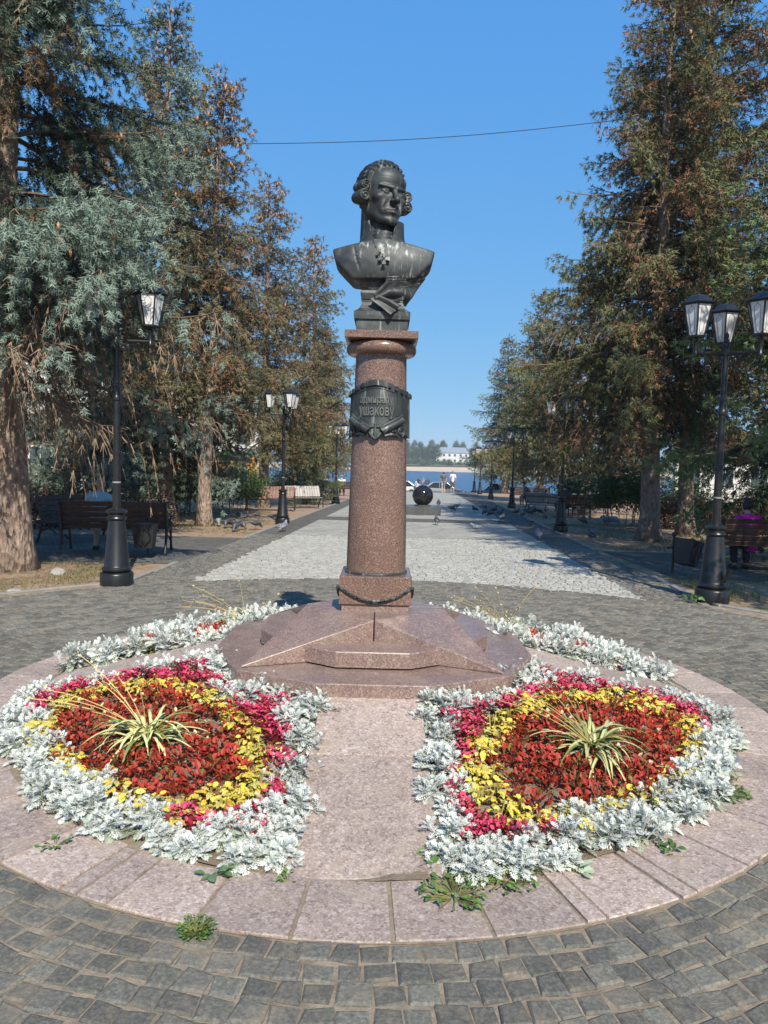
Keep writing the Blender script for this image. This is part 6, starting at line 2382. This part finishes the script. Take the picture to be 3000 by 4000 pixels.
rock('small grey stone beside the first lamp', -3.86, 10.3, .08, 2)
rock('light stone at the kerb by the picture edge', -4.35, 8.55, .10, 3)
rock('rounded boulder beside the stout bare trunk', -5.6, 18.9, .22, 4)
rock('dark mossy boulder under the upright green shrub', 8.05, 26.0, .34, 5)

# ------------------------------------------------------------------ overhead wire
mb = MB()
A, B = Vector((-5.4, 24, 11.55)), Vector((7.6, 24, 12.66))
mb.tube([A + (B - A) * (i / 20) + Vector((0, 0, -.22 * math.sin(math.pi * i / 20))) for i in range(21)], .011, 5)
tag(mb.build('overhead_wire', M['rubber']), 'single black wire strung high between the spruces', 'wire')

# ------------------------------------------------------------------ cars
def car(label, loc, rz, paint, L=4.5, Wd=1.8, Hh=1.48, suv=False):
    t = thing('parked_car', label, 'car', loc, rz, 'parked cars')
    hw = Wd / 2
    zb, belt = .24, (.98 if suv else .88)
    hood = belt - (.02 if suv else .08)
    st = [(-L / 2, .50, hood - .28, .80), (-L / 2 + .10, .30, hood - .12, .92), (-L / 2 + .55, zb, hood - .03, .985), (-L / 2 + 1.25, zb, hood + .04, 1.0), (0, zb, belt, 1.0), (L / 2 - .95, zb, belt + .04, 1.0), (L / 2 - .25, zb + .03, belt + .02, .965), (L / 2, .42, belt - .20, .86)]
    V, Fs = [], []
    m = 10
    for x, z0, z1, wf in st:
        w = hw * wf
        ring = [(-w * .93, z0), (-w, z0 + (z1 - z0) * .30), (-w, z0 + (z1 - z0) * .62), (-w * .965, z1 - .05), (-w * .88, z1), (w * .88, z1), (w * .965, z1 - .05), (w, z0 + (z1 - z0) * .62), (w, z0 + (z1 - z0) * .30), (w * .93, z0)]
        V += [(x, y, z) for y, z in ring]
    for k in range(len(st) - 1):
        for i in range(m):
            j = (i + 1) % m
            Fs.append((k * m + i, k * m + m + i, k * m + m + j, k * m + j))
    Fs += [tuple(range(m)), tuple(range(len(V) - 1, len(V) - m - 1, -1))]
    MB().add(V, Fs).build('body', paint, t, True, 35)
    # cabin
    x0, x1, x2, x3 = -L / 2 + 1.25, -L / 2 + 1.95, L / 2 - (.50 if suv else 1.15), L / 2 - (.12 if suv else .45)
    bw, rw = hw * .90, hw * .72
    rt = Hh - .05
    b0 = [(x0, -bw, belt + .01), (x0, bw, belt + .01), (x3, bw, belt + .04), (x3, -bw, belt + .04)]
    r0 = [(x1, -rw, rt), (x1, rw, rt), (x2, rw, rt), (x2, -rw, rt)]
    br = b0 + r0
    for nm_, q in (('windscreen', (0, 1, 5, 4)), ('rear_window', (2, 3, 7, 6)), ('side_window', (3, 0, 4, 7)), ('side_window', (1, 2, 6, 5))):
        MB().add([br[i] for i in q], [(0, 1, 2, 3)]).build(nm_, M['glass_dark'], t)
    mb = MB()
    mb.add([(x1, -rw, rt), (x1, rw, rt), (x2, rw, rt), (x2, -rw, rt), (x1 + .15, -rw * .9, Hh), (x1 + .15, rw * .9, Hh), (x2 - .12, rw * .9, Hh), (x2 - .12, -rw * .9, Hh)], [(0, 1, 5, 4), (1, 2, 6, 5), (2, 3, 7, 6), (3, 0, 4, 7), (4, 5, 6, 7)])
    for s in (-1, 1):
        for (xa, xb) in ((x0, x1), (x3, x2), ((x0 + x3) / 2 + .05, (x1 + x2) / 2 + .05)):
            mb.tube([(xa, s * (bw + .004), belt), (xb, s * (rw + .004), rt)], .035, 6)
    mb.build('roof', paint, t, True, 40)
    if suv:
        for s in (-1, 1):
            MB().tube([(x1 + .2, s * rw * .88, Hh + .01), (x1 + .3, s * rw * .88, Hh + .06), (x2 - .2, s * rw * .88, Hh + .06), (x2 - .1, s * rw * .88, Hh + .01)], .016, 6).build('roof_rail', M['chrome'], t, True)
    for x in (-L / 2 + .85, L / 2 - .85):
        for s in (-1, 1):
            w = MB().lathe([(.20, -.10), (.315, -.10), (.33, -.06), (.33, .06), (.315, .10), (.20, .10)], 24, TR((x, s * (hw - .08), .33), 0, R(90))).build('wheel', M['rubber'], t, True, 40)
            MB().lathe([(.0, -.06), (.20, -.09), (.20, .09), (.0, .06)], 20, TR((x, s * (hw - .075), .33), 0, R(90))).build('rim', M['chrome'], w, True, 40)
    for s in (-1, 1):
        MB().box((0, 0, 0), (.12, .34, .13), TR((-L / 2 + .14, s * hw * .70, hood - .19), s * R(22)), .03).build('headlight', M['lamp_glass'], t)
        MB().box((0, 0, 0), (.10, .26, .15), TR((L / 2 - .09, s * hw * .72, belt - .12), s * R(-18)), .03).build('tail_light', cl((.35, .02, .02)), t)
        mb = MB().ball((x0 + .25, s * (hw + .06), belt + .08), (.06, .10, .07), 8, 6)
        mb.build('mirror', paint, t, True)
    g_ = MB().box((-L / 2 + .045, 0, hood - .22), (.05, .86, .16), None, .02).build('grille', M['rubber'], t)
    mb = MB()
    for i in range(13):
        mb.box((-L / 2 + .018, -.39 + .065 * i, hood - .22), (.012, .014, .13))
    tag(mb.build('grille_bars', M['chrome'], g_), kind='stuff')
    MB().box((-L / 2 + .0, 0, .47), (.04, 1.25, .14), None, .02).build('lower_grille', M['rubber'], t)
    MB().box((-L / 2 - .025, 0, .56), (.015, .52, .112), None, .003).build('number_plate', M['white_wall'], t)
    return t
M['white_paint'] = plain('white_car_paint', (.66, .66, .65), .25, .1, .03, 2)
car('white off-road car with chrome grille behind the dark hedge', (-14.2, 36.5, zg(36.5) - .03), R(62), M['white_paint'], 4.6, 1.88, 1.66, True)
car('silver saloon parked by the river behind the walking couple', (5.6, 69.2, zg(69.2) - .68), R(180), M['silver_paint'], 4.4, 1.75, 1.45)
car('silver car parked by the river behind the far lamps', (10.4, 69.4, zg(69.4) - .68), R(0), M['silver_paint'], 4.4, 1.78, 1.5)
car('white car at the river, half hidden behind the column', (1.35, 72.8, zg(72.8) - .68), R(0), M['white_paint'], 4.3, 1.75, 1.45)

# ------------------------------------------------------------------ buildings glimpsed behind the trees
def house(label, loc, rz, w, d, h, wallm, roofm, cols, rows, gable=True, rh=2.0, name='house', winw=1.1, winh=1.5, base=None):
    t = thing(name, label, 'building', loc, rz)
    MB().box((0, 0, h / 2), (w, d, h)).build('wall', wallm, t)
    if gable:
        e = .5
        V = [(-w / 2 - e, -d / 2 - e, h - .05), (w / 2 + e, -d / 2 - e, h - .05), (w / 2 + e, d / 2 + e, h - .05), (-w / 2 - e, d / 2 + e, h - .05), (-w / 2 + d * .3, 0, h + rh), (w / 2 - d * .3, 0, h + rh)]
        MB().add(V, [(0, 1, 5, 4), (2, 3, 4, 5), (1, 2, 5), (3, 0, 4), (3, 2, 1, 0)]).build('roof', roofm, t)
    else:
        MB().box((0, 0, h + .15), (w + .5, d + .5, .3)).build('roof', roofm, t)
    wm = MB().box((0, 0, 0), (winw + .16, .10, winh + .16)).mesh('window')
    wm.materials.append(M['frosted'])
    pm = MB().box((0, 0, 0), (winw / 2 - .03, .04, winh)).mesh('pane')
    pm.materials.append(M['window_glass'])
    for i in range(cols):
        for j in range(rows):
            x = -w / 2 + w * (i + .5) / cols
            z = h * (j + .55) / rows
            o = put('window', wm, None, t)
            o.location = (x, -d / 2 - .02, z)
            for s in (-1, 1):
                q = put('pane', pm, None, o)
                q.location = (s * winw / 4, -.045, 0)
    if base:
        MB().box((0, -d / 2 - .06, h * .16), (w * .995, .08, h * .32)).build('shop_front', base, t)
        MB().box((0, -d / 2 - .35, h * .34), (w * .9, .7, .25)).build('canopy', cl((.03, .22, .08)), t)
    return t
M['orange_wall'] = plain('orange_cladding', (.55, .27, .05), .8, 0, .1, 2)
M['grey_roof'] = plain('grey_metal_roof', (.30, .34, .38), .5, .2, .1, 1)
M['dark_roof'] = plain('dark_roof', (.05, .045, .04), .8, 0, .2, 1)
M['brick_wall'] = plain('brick_wall', (.28, .12, .08), .9, 0, .2, 6)
M['yellow_wall'] = plain('yellow_plaster', (.55, .44, .24), .9, 0, .08, 2)
house('white three-storey house seen through the blue spruces', (-31, 62, zg(62)), R(12), 22, 10, 10, M['white_wall'], M['dark_roof'], 8, 3)
house('white shop house with orange front and green canopy behind the leaning trunk', (-16.0, 66, zg(66)), R(6), 9.5, 8, 8.5, M['white_wall'], M['grey_roof'], 4, 3, base=M['orange_wall'])
house('low brick outbuilding behind the parked white car', (-20.5, 44, zg(44)), R(20), 8, 5, 3.2, M['brick_wall'], M['dark_roof'], 3, 1, rh=1.3)
house('white shed with a dark roof beyond the red hedge', (27, 56, zg(56)), R(-20), 9, 6, 3.4, M['white_wall'], M['dark_roof'], 4, 1, rh=1.8)
house('pale house far beyond the person in magenta', (42, 64, zg(64)), R(-25), 16, 9, 7.5, M['yellow_wall'], M['dark_roof'], 6, 2)

# ------------------------------------------------------------------ opposite bank
house('white house with a grey-blue roof on the opposite bank', (51, 556, .8), R(-8), 25, 11, 8.0, M['white_wall'], M['grey_roof'], 6, 2, rh=4.2, winw=1.7, winh=1.8)
house('low white house half hidden by bushes on the opposite bank', (92, 556, .8), R(5), 26, 11, 6.0, M['white_wall'], M['grey_roof'], 6, 1, rh=4, winw=2.0, winh=2.0)
def far_tree_mesh(seed, H, W, c1, c2, conic=0.0):
    g = np.random.default_rng(seed)
    n = 2200
    nc = 46
    zc = g.uniform(.16, 1.0, nc)
    prof = np.sin(np.pi * np.clip(zc * (.80 + .15 * conic) + .12, 0, 1)) ** .8
    a = g.uniform(0, 6.28, nc)
    rr_ = W * prof * g.uniform(.2, 1.0, nc) ** .6
    cc = np.stack([rr_ * np.cos(a), rr_ * np.sin(a), zc * H], 1)
    k = g.integers(0, nc, n)
    p = cc[k] + g.normal(0, 1, (n, 3)) * np.array([W * .20, W * .20, H * .055])
    tone = g.uniform(0, 1, (nc, 1))[k] * .7 + g.uniform(0, .3, (n, 1))
    col = np.array(c1) * (1 - tone) + np.array(c2) * tone
    V, T, C = leaves('card', p, g.uniform(0, 6.28, n), g.normal(.0, .6, n), .85 * g.uniform(.6, 1.3, n), g.normal(0, .6, n), g.uniform(0, .6, n), col)
    me = mesh_np('crown', V, T, False, C)
    me.materials.append(M['far_leaf'])
    return me
FT = [far_tree_mesh(1, 17, 4.2, (.055, .095, .032), (.15, .195, .085)), far_tree_mesh(2, 14, 5.2, (.045, .080, .030), (.12, .165, .07)), far_tree_mesh(3, 19, 3.6, (.085, .12, .045), (.20, .235, .11)), far_tree_mesh(4, 11, 5.0, (.05, .09, .03), (.13, .18, .075))]  # leaf tones lightened to carry distance haze, besides the haze volume
ftr = MB().tube([(0, 0, -.5), (0.1, 0, 8), (0, 0, 14)], [.30, .20, .06], 7).mesh('trunk', True)
ftr.materials.append(plain('birch_bark', (.52, .50, .46), .9, 0, .25, 1.5))
KN = ['tall pale green tree', 'round dark green tree', 'slender light birch', 'low bushy tree']
g = np.random.default_rng(77)
nf = 0
for k in range(120):
    x = -30 + 150 * (k + g.uniform(-.4, .4)) / 120
    y = g.uniform(566, 640) if k % 3 else g.uniform(538, 552)
    ki = int(g.choice([0, 1, 2, 3], p=[.3, .25, .25, .2]))
    if 38 < x < 66 and y < 566:
        if 42 < x < 61 or k % 2: continue
        ki = 3
    t = thing('broadleaf_tree', KN[ki] + ' in the wood on the opposite bank', 'tree', (x, y, 1.0 + (y - 530) * .05), g.uniform(0, 6), 'trees on the opposite bank')
    put('crown', FT[ki], None, t)
    put('trunk', ftr, None, t)
    t.scale = (g.uniform(.55, .85),) * 3
# bushes along the top of the beach
V, T, C = [], [], []
parts = []
for k in range(90):
    x = -150 + 330 * k / 90 + g.uniform(-2, 2)
    v, tt, c = leafmass(900 + k, (8, 6, g.uniform(4, 8)), 320, .8, (.045, .10, .035), (.12, .19, .075), .7, .1)
    parts.append((v + np.array([[x, 529 + g.uniform(-1, 9), -.6]]), tt, c))
V, T, C = merge(parts)
tag(put('undergrowth', mesh_np('undergrowth', V, T, False, C), M['far_leaf']), 'dense willow scrub along the top of the far beach', 'scrub', kind='stuff')

# ------------------------------------------------------------------ thin summer haze over the river
mh, nth, bh = nodes('haze_air')
nth.nodes.remove(bh)
pv = nth.nodes.new('ShaderNodeVolumePrincipled')
pv.inputs['Color'].default_value = (.84, .90, .97, 1)
pv.inputs['Density'].default_value = .00045
pv.inputs['Anisotropy'].default_value = .1
nth.links.new(pv.outputs[0], nth.nodes['Material Output'].inputs['Volume'])
hz = MB().box((0, 445, 8), (2440, 1030, 36)).build('haze', mh)
tag(hz, 'thin bluish haze over the river and far bank', 'haze', kind='stuff')
